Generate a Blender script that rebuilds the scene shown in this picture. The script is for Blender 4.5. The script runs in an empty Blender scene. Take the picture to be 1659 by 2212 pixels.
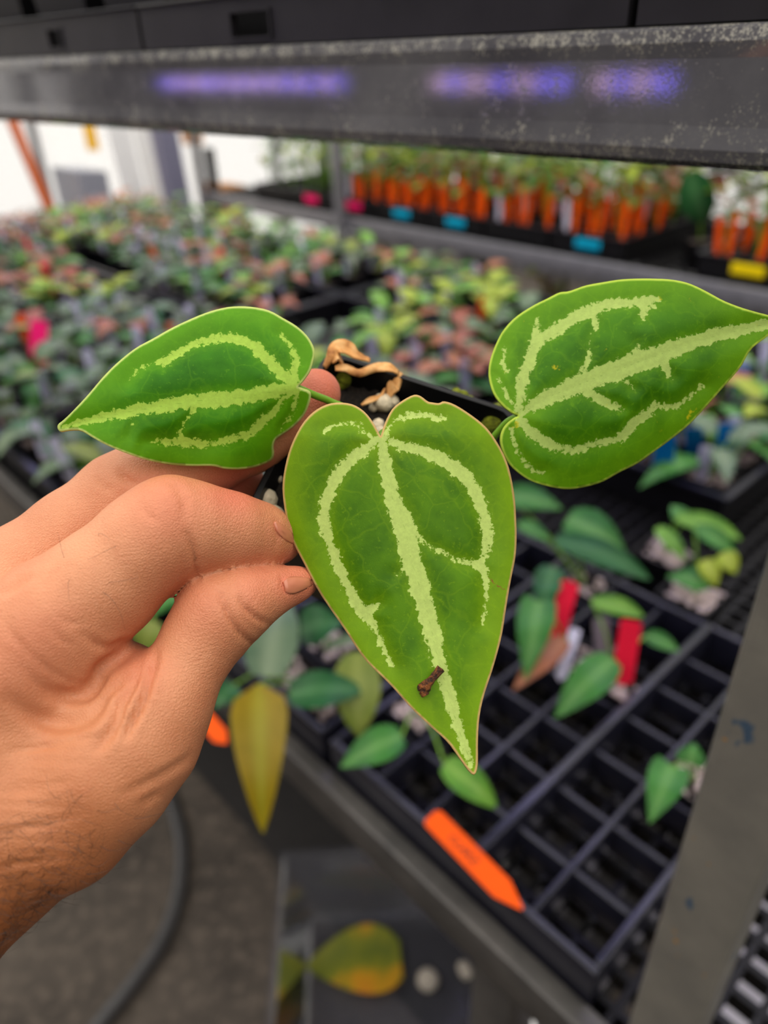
import bpy, bmesh, math, random
import numpy as np
from mathutils import Vector, Matrix
from mathutils.geometry import delaunay_2d_cdt

scene = bpy.context.scene
col = scene.collection
random.seed(7)
rng = np.random.default_rng(7)

# ------------------------------------------------------------------ camera
FPX, W, H = 1600.0, 1659.0, 2212.0
PITCH, ROLL = math.radians(32), math.radians(2.2)
C = np.array([0.0, 0.0, 1.45])
_f = np.array([0, math.cos(PITCH), -math.sin(PITCH)])
_r0 = np.array([1.0, 0, 0])
_u0 = np.cross(_r0, _f)
_r = math.cos(ROLL) * _r0 - math.sin(ROLL) * _u0
_u = np.cross(_r, _f)
cd = bpy.data.cameras.new('camera')
cam = bpy.data.objects.new('camera', cd)
col.objects.link(cam)
cam.matrix_world = Matrix(((_r[0], _u[0], -_f[0], C[0]), (_r[1], _u[1], -_f[1], C[1]),
                           (_r[2], _u[2], -_f[2], C[2]), (0, 0, 0, 1)))
cd.sensor_fit = 'VERTICAL'
cd.sensor_height = 36.0
cd.lens = 36.0 * FPX / H
cd.clip_start = 0.01
cd.dof.use_dof = True
cd.dof.focus_distance = 0.163
cd.dof.aperture_fstop = 8.5
scene.camera = cam

# ------------------------------------------------------------------ sky, exposure
world = bpy.data.worlds.new('overcast_sky')
scene.world = world
world.use_nodes = True
bgn = world.node_tree.nodes['Background']
# overcast dome: three times brighter overhead than at the horizon, as a real overcast sky is
wt = world.node_tree
_tc = wt.nodes.new('ShaderNodeTexCoord'); _sp = wt.nodes.new('ShaderNodeSeparateXYZ'); _mr = wt.nodes.new('ShaderNodeMapRange')
wt.links.new(_tc.outputs['Generated'], _sp.inputs[0]); wt.links.new(_sp.outputs['Z'], _mr.inputs['Value'])
_mr.inputs['From Min'].default_value = 0.0; _mr.inputs['From Max'].default_value = 1.0
_mr.inputs['To Min'].default_value = 0.8; _mr.inputs['To Max'].default_value = 1.75
wt.links.new(_mr.outputs[0], bgn.inputs[1])
bgn.inputs[0].default_value = (1.0, 0.965, 0.91, 1)
vs = scene.view_settings
vs.view_transform = 'Standard'
vs.look = 'None'
vs.exposure = 0.62
vs.gamma = 1.0
vs.use_curve_mapping = False

# ------------------------------------------------------------------ pixel and bench helpers
def ray(x, y):
    return _f + _r * ((x - W / 2) / FPX) + _u * ((H / 2 - y) / FPX)
def P(x, y, d):
    return C + ray(x, y) * d
def PZ(x, y, z):
    d = ray(x, y)
    return C + d * ((z - C[2]) / d[2])
def proj(p):
    q = np.asarray(p, float) - C
    z = q @ _f
    return np.stack([W / 2 + FPX * (q @ _r) / z, H / 2 - FPX * (q @ _u) / z, z], -1)
def axes(deg):
    a = math.radians(deg)
    return np.array([math.sin(a), math.cos(a), 0]), np.array([math.cos(a), -math.sin(a), 0])
D1, D2 = axes(-42)          # along the bench, across the bench
E1, E2 = axes(-46)          # the upper shelf beam runs slightly askew
UP = np.array([0, 0, 1.0])
BROT = math.atan2(D1[1], D1[0])     # turns local x into the bench's long direction
def B(u, v, z=0.0):
    return D1 * u + D2 * v + UP * z
def BE(u, v, z=0.0):
    return E1 * u + E2 * v + UP * z
def PU(x, y, u):
    d = ray(x, y)
    return C + d * (u / (d @ D1))
def uvof(p):
    return float(p @ D1), float(p @ D2)

# ------------------------------------------------------------------ object helpers
def tag(o, label=None, cat=None, group=None, kind=None):
    if label: o['label'] = label
    if cat: o['category'] = cat
    if group: o['group'] = group
    if kind: o['kind'] = kind
    return o
def empty(name, loc, rz=0.0):
    o = bpy.data.objects.new(name, None)
    o.empty_display_size = 0.01
    col.objects.link(o)
    o.location = [float(a) for a in loc]
    o.rotation_euler = (0, 0, rz)
    return o
def link(name, me, parent=None):
    o = bpy.data.objects.new(name, me)
    col.objects.link(o)
    if parent is not None: o.parent = parent
    return o
def org(parent):
    """world offset of a chain of unrotated parents"""
    t = np.zeros(3)
    while parent is not None:
        t += np.array(parent.location)
        parent = parent.parent
    return t
def mesh(name, v, f, mat, parent=None, smooth=True, attrs=None, local=False):
    v = np.asarray(v, float)
    if parent is not None and not local: v = v - org(parent)
    origin = np.zeros(3)
    if parent is None and not local:
        origin = np.array([v[:, 0].mean(), v[:, 1].mean(), v[:, 2].min()])
        v = v - origin
    me = bpy.data.meshes.new(name)
    me.from_pydata(v.tolist(), [], [list(map(int, a)) for a in f])
    if mat: me.materials.append(mat)
    if smooth: me.polygons.foreach_set('use_smooth', [True] * len(me.polygons))
    if attrs:
        for k, a in attrs.items():
            at = me.attributes.new(k, 'FLOAT', 'POINT')
            at.data.foreach_set('value', np.asarray(a, np.float32))
    me.update()
    o = link(name, me, parent)
    if parent is None: o.location = origin.tolist()
    return o
class MB:
    def __init__(s): s.v = []; s.f = []
    def add(s, v, f):
        n = len(s.v)
        s.v += [list(map(float, a)) for a in v]
        s.f += [[i + n for i in a] for a in f]
        return s
    def obox(s, c, ax, ay, az, hx, hy, hz):
        c = np.asarray(c, float)
        v = [c + ax * hx * i + ay * hy * j + az * hz * k for i in (-1, 1) for j in (-1, 1) for k in (-1, 1)]
        return s.add(v, [(0, 1, 3, 2), (4, 6, 7, 5), (0, 4, 5, 1), (2, 3, 7, 6), (0, 2, 6, 4), (1, 5, 7, 3)])
    def box(s, x0, x1, y0, y1, z0, z1):
        X, Y, Z = np.eye(3)
        return s.obox(((x0 + x1) / 2, (y0 + y1) / 2, (z0 + z1) / 2), X, Y, Z, (x1 - x0) / 2, (y1 - y0) / 2, (z1 - z0) / 2)
    def bbox(s, u0, u1, v0, v1, z0, z1, fr=None):
        a, b = fr or (D1, D2)
        c = a * (u0 + u1) / 2 + b * (v0 + v1) / 2 + UP * (z0 + z1) / 2
        return s.obox(c, a, b, UP, (u1 - u0) / 2, (v1 - v0) / 2, (z1 - z0) / 2)
    def tube(s, pts, rad, n=8, cap=True):
        v, f = tube(pts, rad, n, cap)
        return s.add(v, f)
    def build(s, name, mat, parent=None, smooth=False, local=False, bevel=0.0, seg=2):
        o = mesh(name, s.v, s.f, mat, parent, smooth, None, local)
        if bevel:
            m = o.modifiers.new('bevel', 'BEVEL'); m.width = bevel; m.segments = seg; m.limit_method = 'ANGLE'
            o.data.polygons.foreach_set('use_smooth', [True] * len(o.data.polygons))
        return o
def tube(pts, rad, n=8, cap=True):
    pts = np.asarray(pts, float)
    rad = np.broadcast_to(np.asarray(rad, float), (len(pts),))
    tang = np.gradient(pts, axis=0)
    tang /= np.linalg.norm(tang, axis=1)[:, None] + 1e-12
    ref = np.array([0, 0, 1.0]) if abs(tang[0][2]) < 0.9 else np.array([1.0, 0, 0])
    nrm = np.cross(tang[0], ref); nrm /= np.linalg.norm(nrm)
    v = []
    for i in range(len(pts)):
        nrm = nrm - tang[i] * (nrm @ tang[i]); nrm /= np.linalg.norm(nrm) + 1e-12
        b = np.cross(tang[i], nrm)
        for k in range(n):
            a = 2 * math.pi * k / n
            v.append(pts[i] + rad[i] * (math.cos(a) * nrm + math.sin(a) * b))
    f = []
    for i in range(len(pts) - 1):
        for k in range(n):
            k2 = (k + 1) % n
            f.append((i * n + k, i * n + k2, (i + 1) * n + k2, (i + 1) * n + k))
    if cap:
        f.append(tuple(range(n))[::-1]); f.append(tuple((len(pts) - 1) * n + k for k in range(n)))
    return v, f
def spline(pts, n):
    """Catmull-Rom through the points (any dimension)"""
    p = np.asarray(pts, float)
    p = np.vstack([2 * p[0] - p[1], p, 2 * p[-1] - p[-2]])
    out = []
    m = len(p) - 3
    for t in np.linspace(0, m, n):
        i = min(int(t), m - 1); s = t - i
        a, b, c, d = p[i:i + 4]
        out.append(0.5 * (2 * b + (c - a) * s + (2 * a - 5 * b + 4 * c - d) * s * s + (3 * b - a - 3 * c + d) * s ** 3))
    return np.array(out)
def kids(o): return [c for c in bpy.data.objects if c.parent == o]
_kid_cache = {}
def copy_tree(o, parent=None):
    c = o.copy()
    col.objects.link(c)
    c.parent = parent
    if o.name not in _kid_cache: _kid_cache[o.name] = kids(o)
    for ch in _kid_cache[o.name]: copy_tree(ch, c)
    return c
def drop(o):
    for ch in kids(o): drop(ch)
    bpy.data.objects.remove(o)

# ------------------------------------------------------------------ materials
def srgb(r, g, b):
    return tuple(((c / 255) / 12.92 if c / 255 <= 0.04045 else ((c / 255 + 0.055) / 1.055) ** 2.4) for c in (r, g, b)) + (1,)
class NT:
    def __init__(s, name):
        s.m = bpy.data.materials.new(name); s.m.use_nodes = True
        s.t = s.m.node_tree; s.n = s.t.nodes
        s.b = s.n['Principled BSDF']; s.out = s.n['Material Output']
    def node(s, k, **kw):
        n = s.n.new(k)
        for a, b in kw.items(): setattr(n, a, b)
        return n
    def ln(s, a, b): s.t.links.new(a, b)
    def set(s, **kw):
        for k, v in kw.items(): s.b.inputs[k.replace('_', ' ')].default_value = v
        return s
    def noise(s, scale, detail=3, rough=0.55, vec=None, coord='Object', stretch=None):
        n = s.node('ShaderNodeTexNoise')
        n.inputs['Scale'].default_value = scale; n.inputs['Detail'].default_value = detail; n.inputs['Roughness'].default_value = rough
        if vec is None:
            tc = s.node('ShaderNodeTexCoord'); vec = tc.outputs[coord]
        if stretch:
            mp = s.node('ShaderNodeMapping'); mp.inputs['Scale'].default_value = stretch
            s.ln(vec, mp.inputs[0]); vec = mp.outputs[0]
        s.ln(vec, n.inputs['Vector'])
        return n.outputs['Fac']
    def attr(s, name):
        n = s.node('ShaderNodeAttribute', attribute_name=name)
        return n.outputs['Fac']
    def math(s, op, a, b=None, c=None):
        n = s.node('ShaderNodeMath', operation=op)
        for i, x in enumerate((a, b, c)):
            if x is None: continue
            if isinstance(x, (int, float)): n.inputs[i].default_value = x
            else: s.ln(x, n.inputs[i])
        return n.outputs[0]
    def ramp(s, fac, stops, interp='LINEAR'):
        n = s.node('ShaderNodeValToRGB'); cr = n.color_ramp; cr.interpolation = interp
        while len(cr.elements) < len(stops): cr.elements.new(0.5)
        for e, (p, c) in zip(cr.elements, stops): e.position = p; e.color = c
        s.ln(fac, n.inputs[0])
        return n.outputs[0]
    def smooth(s, fac, a, b):
        n = s.node('ShaderNodeMapRange', interpolation_type='SMOOTHSTEP')
        n.inputs['From Min'].default_value = a; n.inputs['From Max'].default_value = b
        s.ln(fac, n.inputs['Value'])
        return n.outputs[0]
    def mix(s, fac, a, b, blend='MIX'):
        n = s.node('ShaderNodeMix', data_type='RGBA', blend_type=blend)
        if isinstance(fac, (int, float)): n.inputs[0].default_value = fac
        else: s.ln(fac, n.inputs[0])
        for i, x in ((6, a), (7, b)):
            if isinstance(x, tuple): n.inputs[i].default_value = x
            else: s.ln(x, n.inputs[i])
        return n.outputs[2]
    def color(s, x):
        if isinstance(x, tuple): s.b.inputs['Base Color'].default_value = x
        else: s.ln(x, s.b.inputs['Base Color'])
        return s
    def bump(s, h, strength=0.3, dist=0.001, prev=None):
        n = s.node('ShaderNodeBump'); n.inputs['Strength'].default_value = strength; n.inputs['Distance'].default_value = dist
        s.ln(h, n.inputs['Height'])
        if prev is not None: s.ln(prev, n.inputs['Normal'])
        s.ln(n.outputs[0], s.b.inputs['Normal'])
        return n.outputs[0]
def plain(name, c, rough=0.5, var=0.15, scale=60, metallic=0.0, spec=0.5, bump=0.0):
    m = NT(name)
    k = m.noise(scale, 4)
    d = tuple(max(0, x * (1 - var)) for x in c[:3]) + (1,)
    l = tuple(min(1, x * (1 + var)) for x in c[:3]) + (1,)
    m.color(m.ramp(k, [(0.3, d), (0.7, l)]))
    m.set(Roughness=rough, Metallic=metallic)
    m.b.inputs['Specular IOR Level'].default_value = spec
    if bump: m.bump(k, bump, 0.002)
    return m.m
M = {}
M['black_plastic'] = plain('black_plastic', srgb(13, 12, 14), 0.45, 0.25, 90, spec=0.3)
M['tray_plastic'] = plain('dark_tray_plastic', srgb(30, 30, 42), 0.3, 0.15, 120, spec=0.65)
M['shelf_tray'] = plain('shelf_tray_plastic', srgb(36, 34, 37), 0.42, 0.3, 40, spec=0.35)
M['mesh_plastic'] = plain('mesh_plastic', srgb(13, 12, 13), 0.5, 0.25, 90, spec=0.3)
M['orange_tag'] = plain('orange_tag', srgb(255, 92, 6), 0.6, 0.03, spec=0.15)
M['red_tag'] = plain('red_tag', srgb(255, 30, 62), 0.6, 0.03, spec=0.15)
M['pink_tag'] = plain('pink_tag', srgb(255, 24, 110), 0.6, 0.03, spec=0.15)
M['cyan_tag'] = plain('cyan_tag', srgb(0, 165, 200), 0.6, 0.03, spec=0.15)
M['blue_tag'] = plain('blue_tag', srgb(4, 110, 170), 0.6, 0.03, spec=0.15)
M['yellow_tag'] = plain('yellow_tag', srgb(250, 220, 8), 0.6, 0.03, spec=0.15)
M['white_tag'] = plain('white_tag', srgb(222, 218, 232), 0.45, 0.04)
M['grey_tag'] = plain('grey_tag', srgb(150, 140, 150), 0.5, 0.06)
M['ink'] = plain('marker_ink', srgb(50, 12, 4), 0.6, 0.1)
M['hose'] = plain('hose_rubber', srgb(70, 68, 68), 0.4, 0.15)
M['grey_post'] = plain('grey_painted_post', srgb(128, 126, 150), 0.5, 0.1)
M['far_metal'] = plain('far_galvanised', srgb(135, 134, 138), 0.45, 0.15, 30, 0.4)
M['cream'] = plain('cream_boards', srgb(225, 212, 184), 0.6, 0.04, 10)
M['white_sheet'] = plain('white_sheet', srgb(240, 240, 240), 0.5, 0.04, 10)
M['orange_paint'] = plain('orange_paint', srgb(225, 105, 30), 0.5, 0.08)
M['yellow_card'] = plain('yellow_card', srgb(250, 190, 0), 0.5, 0.05)
M['cardboard'] = plain('cardboard', srgb(190, 130, 70), 0.8, 0.1)
M['grey_bin'] = plain('grey_bin', srgb(150, 152, 165), 0.5, 0.1)
M['housing'] = plain('lamp_housing', srgb(60, 60, 62), 0.5, 0.1)
M['pebble'] = plain('pebble', srgb(175, 165, 150), 0.8, 0.2, 200)
M['fill_white'] = plain('white_fleece', srgb(235, 230, 240), 0.7, 0.05)
def emit(name, c, s):
    m = NT(name); m.set(Roughness=0.4)
    m.b.inputs['Base Color'].default_value = c
    m.b.inputs['Emission Color'].default_value = c
    m.b.inputs['Emission Strength'].default_value = s
    return m.m
M['led_violet'] = emit('led_violet', (0.50, 0.46, 1.0, 1), 9.0)
M['led_blue'] = emit('led_blue', (0.20, 0.14, 1.0, 1), 5.0)
M['led_pink'] = emit('led_pink', (0.75, 0.48, 0.8, 1), 3.4)
# soil with pale grit
m = NT('potting_soil')
k = m.noise(900, 4)
m.color(m.ramp(k, [(0.3, srgb(14, 11, 8)), (0.55, srgb(36, 28, 20)), (0.8, srgb(70, 52, 36))]))
m.set(Roughness=0.9); m.bump(k, 0.9, 0.002); M['soil'] = m.m
m = NT('gritty_soil')
k = m.noise(160, 5, 0.7)
m.color(m.ramp(k, [(0.42, srgb(40, 30, 24)), (0.52, srgb(120, 98, 84)), (0.6, srgb(205, 190, 180))]))
m.set(Roughness=0.9); m.bump(k, 0.8, 0.006); M['grit'] = m.m
M['perlite'] = plain('perlite', srgb(214, 198, 168), 0.85, 0.16, 700, bump=0.5)
M['perlite_far'] = plain('perlite_grit', srgb(200, 182, 172), 0.85, 0.2, 150)
M['bark'] = plain('bark_grain', srgb(96, 70, 54), 0.9, 0.4, 300)
M['moss'] = plain('moss', srgb(120, 128, 20), 0.9, 0.5, 900, bump=0.6)
m = NT('dry_leaf')
k = m.noise(260, 4)
m.color(m.ramp(k, [(0.3, srgb(150, 92, 40)), (0.5, srgb(205, 145, 80)), (0.75, srgb(225, 180, 120))]))
m.set(Roughness=0.75); m.bump(k, 0.4, 0.001); M['dry'] = m.m
m = NT('bark_chip')
k = m.noise(900, 4, 0.7)
m.color(m.ramp(k, [(0.35, srgb(28, 18, 12)), (0.5, srgb(92, 48, 20)), (0.62, srgb(160, 92, 36)), (0.75, srgb(120, 66, 30))]))
m.set(Roughness=0.85); m.bump(k, 1.0, 0.002); M['chip'] = m.m
# galvanised steel
def galv(name, c0, c1, rough, spots, beam=False, metal=0.75):
    m = NT(name)
    a = m.noise(25, 5, 0.6, stretch=(1, 1, 1)); b = m.noise(1100, 3, 0.6); c = m.noise(130, 5, 0.75)
    base = m.ramp(a, [(0.3, c0), (0.7, c1)])
    k = m.math('ADD', m.math('MULTIPLY', b, 0.5), m.math('MULTIPLY', c, 0.5))
    if beam: k = m.math('ADD', k, m.math('MULTIPLY', m.attr('rim'), 0.085))     # white corrosion gathers along both edges
    sp = m.smooth(k, 0.56, 0.68)
    base = m.mix(m.math('MULTIPLY', sp, spots), base, srgb(205, 200, 178))
    m.color(base)
    m.ln(m.math('ADD', rough, m.math('MULTIPLY', sp, 0.35)), m.b.inputs['Roughness'])
    m.set(Metallic=metal)
    m.bump(b, 0.03 if beam else 0.1, 0.0003)
    return m
M['beam'] = galv('galvanised_beam', srgb(94, 92, 98), srgb(124, 122, 125), 0.045, 0.45, beam=True, metal=0.3).m
mp = galv('weathered_post_steel', srgb(124, 121, 114), srgb(150, 145, 134), 0.45, 0.2, metal=0.35)
M['bench_metal'] = galv('bench_steel', srgb(80, 78, 76), srgb(108, 104, 100), 0.4, 0.2, metal=0.5).m
# post: scrapes of blue and yellow paint
tc = mp.node('ShaderNodeTexCoord')
sb = mp.noise(55, 3, 0.6, tc.outputs['Object'], stretch=(1, 1, 0.5))
sy = mp.noise(160, 2, 0.5, tc.outputs['Object'])
prev = mp.b.inputs['Base Color'].links[0].from_socket
c1 = mp.mix(mp.math('MULTIPLY', mp.smooth(sb, 0.66, 0.70), 0.75), prev, srgb(38, 84, 120))
c1 = mp.mix(mp.smooth(sy, 0.735, 0.75), c1, srgb(205, 140, 10))
mp.color(c1)
M['post'] = mp.m
# floor
m = NT('concrete_floor')
a = m.noise(3.5, 6, 0.65); b = m.noise(40, 4, 0.7)
m.color(m.mix(m.smooth(b, 0.45, 0.75), m.ramp(a, [(0.3, srgb(50, 44, 38)), (0.7, srgb(94, 84, 74))]), srgb(112, 100, 88)))
m.set(Roughness=0.85); m.bump(b, 0.3, 0.004); M['floor'] = m.m
M['weed_mat'] = plain('weed_mat', srgb(34, 31, 29), 0.8, 0.3, 60, bump=0.3)
# clear plastic and glazing
def clear(name, tint, frost, alpha):
    m = NT(name)
    m.n.remove(m.b)
    tr = m.node('ShaderNodeBsdfTransparent'); tr.inputs[0].default_value = tint
    gl = m.node('ShaderNodeBsdfGlossy'); gl.inputs['Roughness'].default_value = 0.15
    df = m.node('ShaderNodeBsdfTranslucent'); df.inputs[0].default_value = frost
    d2 = m.node('ShaderNodeBsdfDiffuse'); d2.inputs[0].default_value = frost
    a1 = m.node('ShaderNodeAddShader'); m.ln(df.outputs[0], a1.inputs[0]); m.ln(d2.outputs[0], a1.inputs[1])
    x1 = m.node('ShaderNodeMixShader'); x1.inputs[0].default_value = alpha
    m.ln(tr.outputs[0], x1.inputs[1]); m.ln(a1.outputs[0], x1.inputs[2])
    fr = m.node('ShaderNodeFresnel'); fr.inputs[0].default_value = 1.35
    x2 = m.node('ShaderNodeMixShader'); m.ln(fr.outputs[0], x2.inputs[0])
    m.ln(x1.outputs[0], x2.inputs[1]); m.ln(gl.outputs[0], x2.inputs[2])
    m.ln(x2.outputs[0], m.out.inputs[0])
    return m.m
M['clear'] = clear('clear_plastic', (0.86, 0.86, 0.88, 1), (0.16, 0.16, 0.18, 1), 0.22)
M['glazing'] = clear('glazing_sheet', (0.97, 0.97, 0.97, 1), (0.45, 0.45, 0.45, 1), 0.25)
# background leaves: midrib attribute lightens the blade
def bgleafmat(name, c, c2, rib, rough=0.38):
    m = NT(name)
    k = m.noise(35, 3)
    base = m.ramp(k, [(0.3, c), (0.7, c2)])
    mid = m.attr('mid')
    m.color(m.mix(m.math('MULTIPLY', mid, 0.6), base, rib))
    m.set(Roughness=rough)
    m.b.inputs['Specular IOR Level'].default_value = 0.22
    return m.m
LM = {
 'green': bgleafmat('leaf_green', srgb(46, 104, 40), srgb(72, 134, 56), srgb(120, 170, 90)),
 'bright': bgleafmat('leaf_bright_green', srgb(74, 132, 34), srgb(112, 162, 56), srgb(150, 190, 90)),
 'deep': bgleafmat('leaf_deep_green', srgb(30, 78, 38), srgb(48, 104, 54), srgb(90, 140, 84)),
 'grey': bgleafmat('leaf_grey_green', srgb(78, 104, 76), srgb(108, 128, 94), srgb(140, 155, 120)),
 'dusk': bgleafmat('leaf_dull_green', srgb(60, 74, 58), srgb(86, 98, 74), srgb(120, 125, 100)),
 'olive': bgleafmat('leaf_olive', srgb(124, 106, 8), srgb(146, 122, 16), srgb(150, 150, 40)),
 'moss': bgleafmat('leaf_moss', srgb(104, 122, 44), srgb(130, 142, 62), srgb(150, 160, 80)),
 'red': bgleafmat('leaf_reddish', srgb(134, 66, 52), srgb(168, 98, 76), srgb(180, 120, 95)),
 'brown': bgleafmat('leaf_brown', srgb(142, 88, 58), srgb(170, 108, 74), srgb(180, 125, 90)),
 'lime': bgleafmat('leaf_lime', srgb(128, 150, 24), srgb(160, 176, 50), srgb(185, 195, 90)),
}

# ------------------------------------------------------------------ the setting
gv0, gv1, gu0, gu1 = -2.6, 4.6, -2.6, 5.2
tag(MB().bbox(gu0, gu1, gv0, gv1, -0.05, 0.0).build('floor', M['floor']), 'brown grey concrete greenhouse floor', kind='structure')
tag(MB().bbox(0.24, 1.86, 0.44, 1.45, 0.0, 0.004).build('weed_mat', M['weed_mat']), 'black weed mat laid on the floor under the bench', 'mat')
def glazed_wall(name, along, lo, hi, fixed, label):
    """aluminium framed greenhouse wall: posts, rails and glazing sheets"""
    root = empty(name, B(fixed, (lo + hi) / 2) if along == 'v' else B((lo + hi) / 2, fixed))
    tag(root, label, kind='structure')
    n = int(round((hi - lo) / 0.9))
    def bb(mb, a0, a1, t0, t1, z0, z1):
        if along == 'v': mb.bbox(fixed + t0, fixed + t1, a0, a1, z0, z1)
        else: mb.bbox(a0, a1, fixed + t0, fixed + t1, z0, z1)
        return mb
    for i in range(n + 1):
        a = lo + (hi - lo) * i / n
        bb(MB(), a - 0.02, a + 0.02, -0.025, 0.025, 0, 2.6).build('wall_post', M['far_metal'], root)
        if i < n:
            b = lo + (hi - lo) * (i + 1) / n
            bb(MB(), a + 0.02, b - 0.02, -0.003, 0.003, 0.12, 2.56).build('glazing_sheet', M['glazing'], root)
    for z in (0.06, 2.58):
        bb(MB(), lo, hi, -0.03, 0.03, z - 0.06, z + 0.04).build('rail', M['far_metal'], root)
    return root
glazed_wall('wall_back', 'v', gv0, gv1, gu1, 'bright glazed end wall of the greenhouse')
glazed_wall('wall_right', 'u', gu0, gu1, gv1, 'glazed side wall behind the far rack')
tag(MB().bbox(gu0, gu1, gv0 - .05, gv0, 0, 2.7).build('sky_blocker_front', M['weed_mat']), 'unseen dark wall added behind the camera to block sky light', kind='structure')  # added out of view to cut frontal sky light and deepen contrast
tag(MB().bbox(gu0 - .05, gu0, gv0, gv1, 0, 2.7).build('sky_blocker_left', M['weed_mat']), 'unseen dark end wall added behind the camera to block sky light', kind='structure')  # second added blocker, keeps low sky light out from this end

# ------------------------------------------------------------------ front bench
BZ = 0.88
bench = empty('plant_bench', B(1.6, 0.9, 0.0))
tag(bench, 'long galvanised bench with black plastic mesh top carrying the plant trays', 'bench')
U0, U1, V0, V1 = -0.45, 3.3, 0.247, 1.55
mb = MB()
mb.bbox(U0, U1, V0 - 0.004, V0 + 0.014, BZ - 0.034, BZ + 0.010)
mb.bbox(U0, U1, V0 + 0.014, V0 + 0.034, BZ - 0.034, BZ - 0.030)
mb.build('front_rail', M['bench_metal'], bench, bevel=0.003)
MB().bbox(U0, U1, V1 - 0.014, V1 + 0.006, BZ - 0.045, BZ + 0.012).build('rear_rail', M['bench_metal'], bench, bevel=0.003)
for u in (U0, U1): MB().bbox(u - 0.012, u + 0.012, V0 + 0.014, V1 - 0.014, BZ - 0.045, BZ + 0.01).build('end_rail', M['bench_metal'], bench)
for u in (0.178, 1.9, 3.2):
    for v in (V0 + 0.03, V1 - 0.03):
        MB().bbox(u - 0.02, u + 0.02, v - 0.02, v + 0.02, 0, BZ - 0.045).build('leg', M['bench_metal'], bench, bevel=0.002)
mb = MB()
pitch = 0.0235
for i in range(int((V1 - V0 - 0.05) / pitch) + 1):
    v = V0 + 0.03 + i * pitch
    mb.bbox(U0 + 0.012, U1 - 0.012, v - 0.0028, v + 0.0028, BZ - 0.018, BZ)
for i in range(int((U1 - U0 - 0.04) / pitch) + 1):
    u = U0 + 0.02 + i * pitch
    mb.bbox(u - 0.0028, u + 0.0028, V0 + 0.014, V1 - 0.014, BZ - 0.016, BZ - 0.0006)
mb.build('mesh_top', M['mesh_plastic'], bench)

# ------------------------------------------------------------------ upper shelf: beam, post, trays, lamps
beam = empty('shelf_beam', BE(1.0, 0.24, 1.4175))
tag(beam, 'mottled galvanised steel beam at the front of the upper shelf', 'beam')
bz0, bz1, bv = 1.4178, 1.4528, 0.24
prof = [(0.016, bz0 - 0.0012), (0.006, bz0 - 0.0016), (0.0012, bz0 + 0.0006), (0, bz0 + 0.004), (0.0008, bz0 + 0.010), (0.0008, bz1 - 0.008),
        (0, bz1 - 0.004), (0.0006, bz1 - 0.001), (0.003, bz1), (0.022, bz1), (0.022, bz1 - 0.002), (0.003, bz1 - 0.003), (0.003, bz0 + 0.004), (0.007, bz0 + 0.001), (0.016, bz0 + 0.0008)]
v, f = [], []
us = np.linspace(-0.25, 3.2, 60)
for u in us:
    for (dv, z) in prof: v.append(BE(u, bv + dv, z))
n = len(prof)
for i in range(len(us) - 1):
    for k in range(n):
        k2 = (k + 1) % n
        f.append((i * n + k, (i + 1) * n + k, (i + 1) * n + k2, i * n + k2))
f.append(tuple(range(n))); f.append(tuple((len(us) - 1) * n + k for k in range(n))[::-1])
mesh('web', v, f, M['beam'], beam, smooth=False, attrs={'rim': [{0: .6, 1: .9, 2: 1, 3: .8, 4: .1, 5: .1, 6: .9, 7: 1, 8: 1, 9: .6}.get(k % n, .2) for k in range(len(v))]})
shelf = empty('upper_shelf', BE(1.4, 0.8, 1.40))
tag(shelf, 'dark mesh deck of the upper shelf resting behind the steel beam', 'shelf')
mb = MB()
for i in range(26):
    vv = bv + 0.03 + i * 0.045
    mb.bbox(-0.2, 3.15, vv - 0.004, vv + 0.004, 1.428, 1.436, (E1, E2))
for i in range(74):
    u = -0.19 + i * 0.045
    mb.bbox(u - 0.004, u + 0.004, bv + 0.02, bv + 1.17, 1.426, 1.434, (E1, E2))
mb.build('mesh_deck', M['mesh_plastic'], shelf)
# front post, a folded channel
post = empty('rack_post', BE(0.02, 0.26, 0.0))
tag(post, 'weathered grey steel channel post with blue and yellow paint scrapes at the bench front', 'post')
az0, az1 = math.radians(32.4), math.radians(40.2)
pv = 0.236
def onv(az, v):
    d = np.array([math.sin(az), math.cos(az), 0]); return d * (v / (d @ D2))
a = onv(az0, pv); b = onv(az1, pv)
ua, ub = float(a @ D1), float(b @ D1)
prof = [(ua, pv + 0.030), (ua, pv + 0.003), (ua - 0.0012, pv + 0.0006), (ua - 0.004, pv), (ub + 0.004, pv), (ub + 0.0012, pv + 0.0004), (ub - 0.0006, pv + 0.0028), (ub - 0.0006, pv + 0.030),
        (ub + 0.002, pv + 0.030), (ub + 0.002, pv + 0.004), (ua - 0.003, pv + 0.004), (ua - 0.003, pv + 0.030)]
v, f = [], []
zs = np.linspace(0.0, 1.43, 30)
for z in zs:
    for (uu, vv) in prof: v.append(B(uu, vv, z))
n = len(prof)
for i in range(len(zs) - 1):
    for k in range(n):
        k2 = (k + 1) % n
        f.append((i * n + k, i * n + k2, (i + 1) * n + k2, (i + 1) * n + k))
f.append(tuple(range(n))[::-1]); f.append(tuple((len(zs) - 1) * n + k for k in range(n)))
mesh('channel', v, f, M['post'], post, smooth=False)
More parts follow.
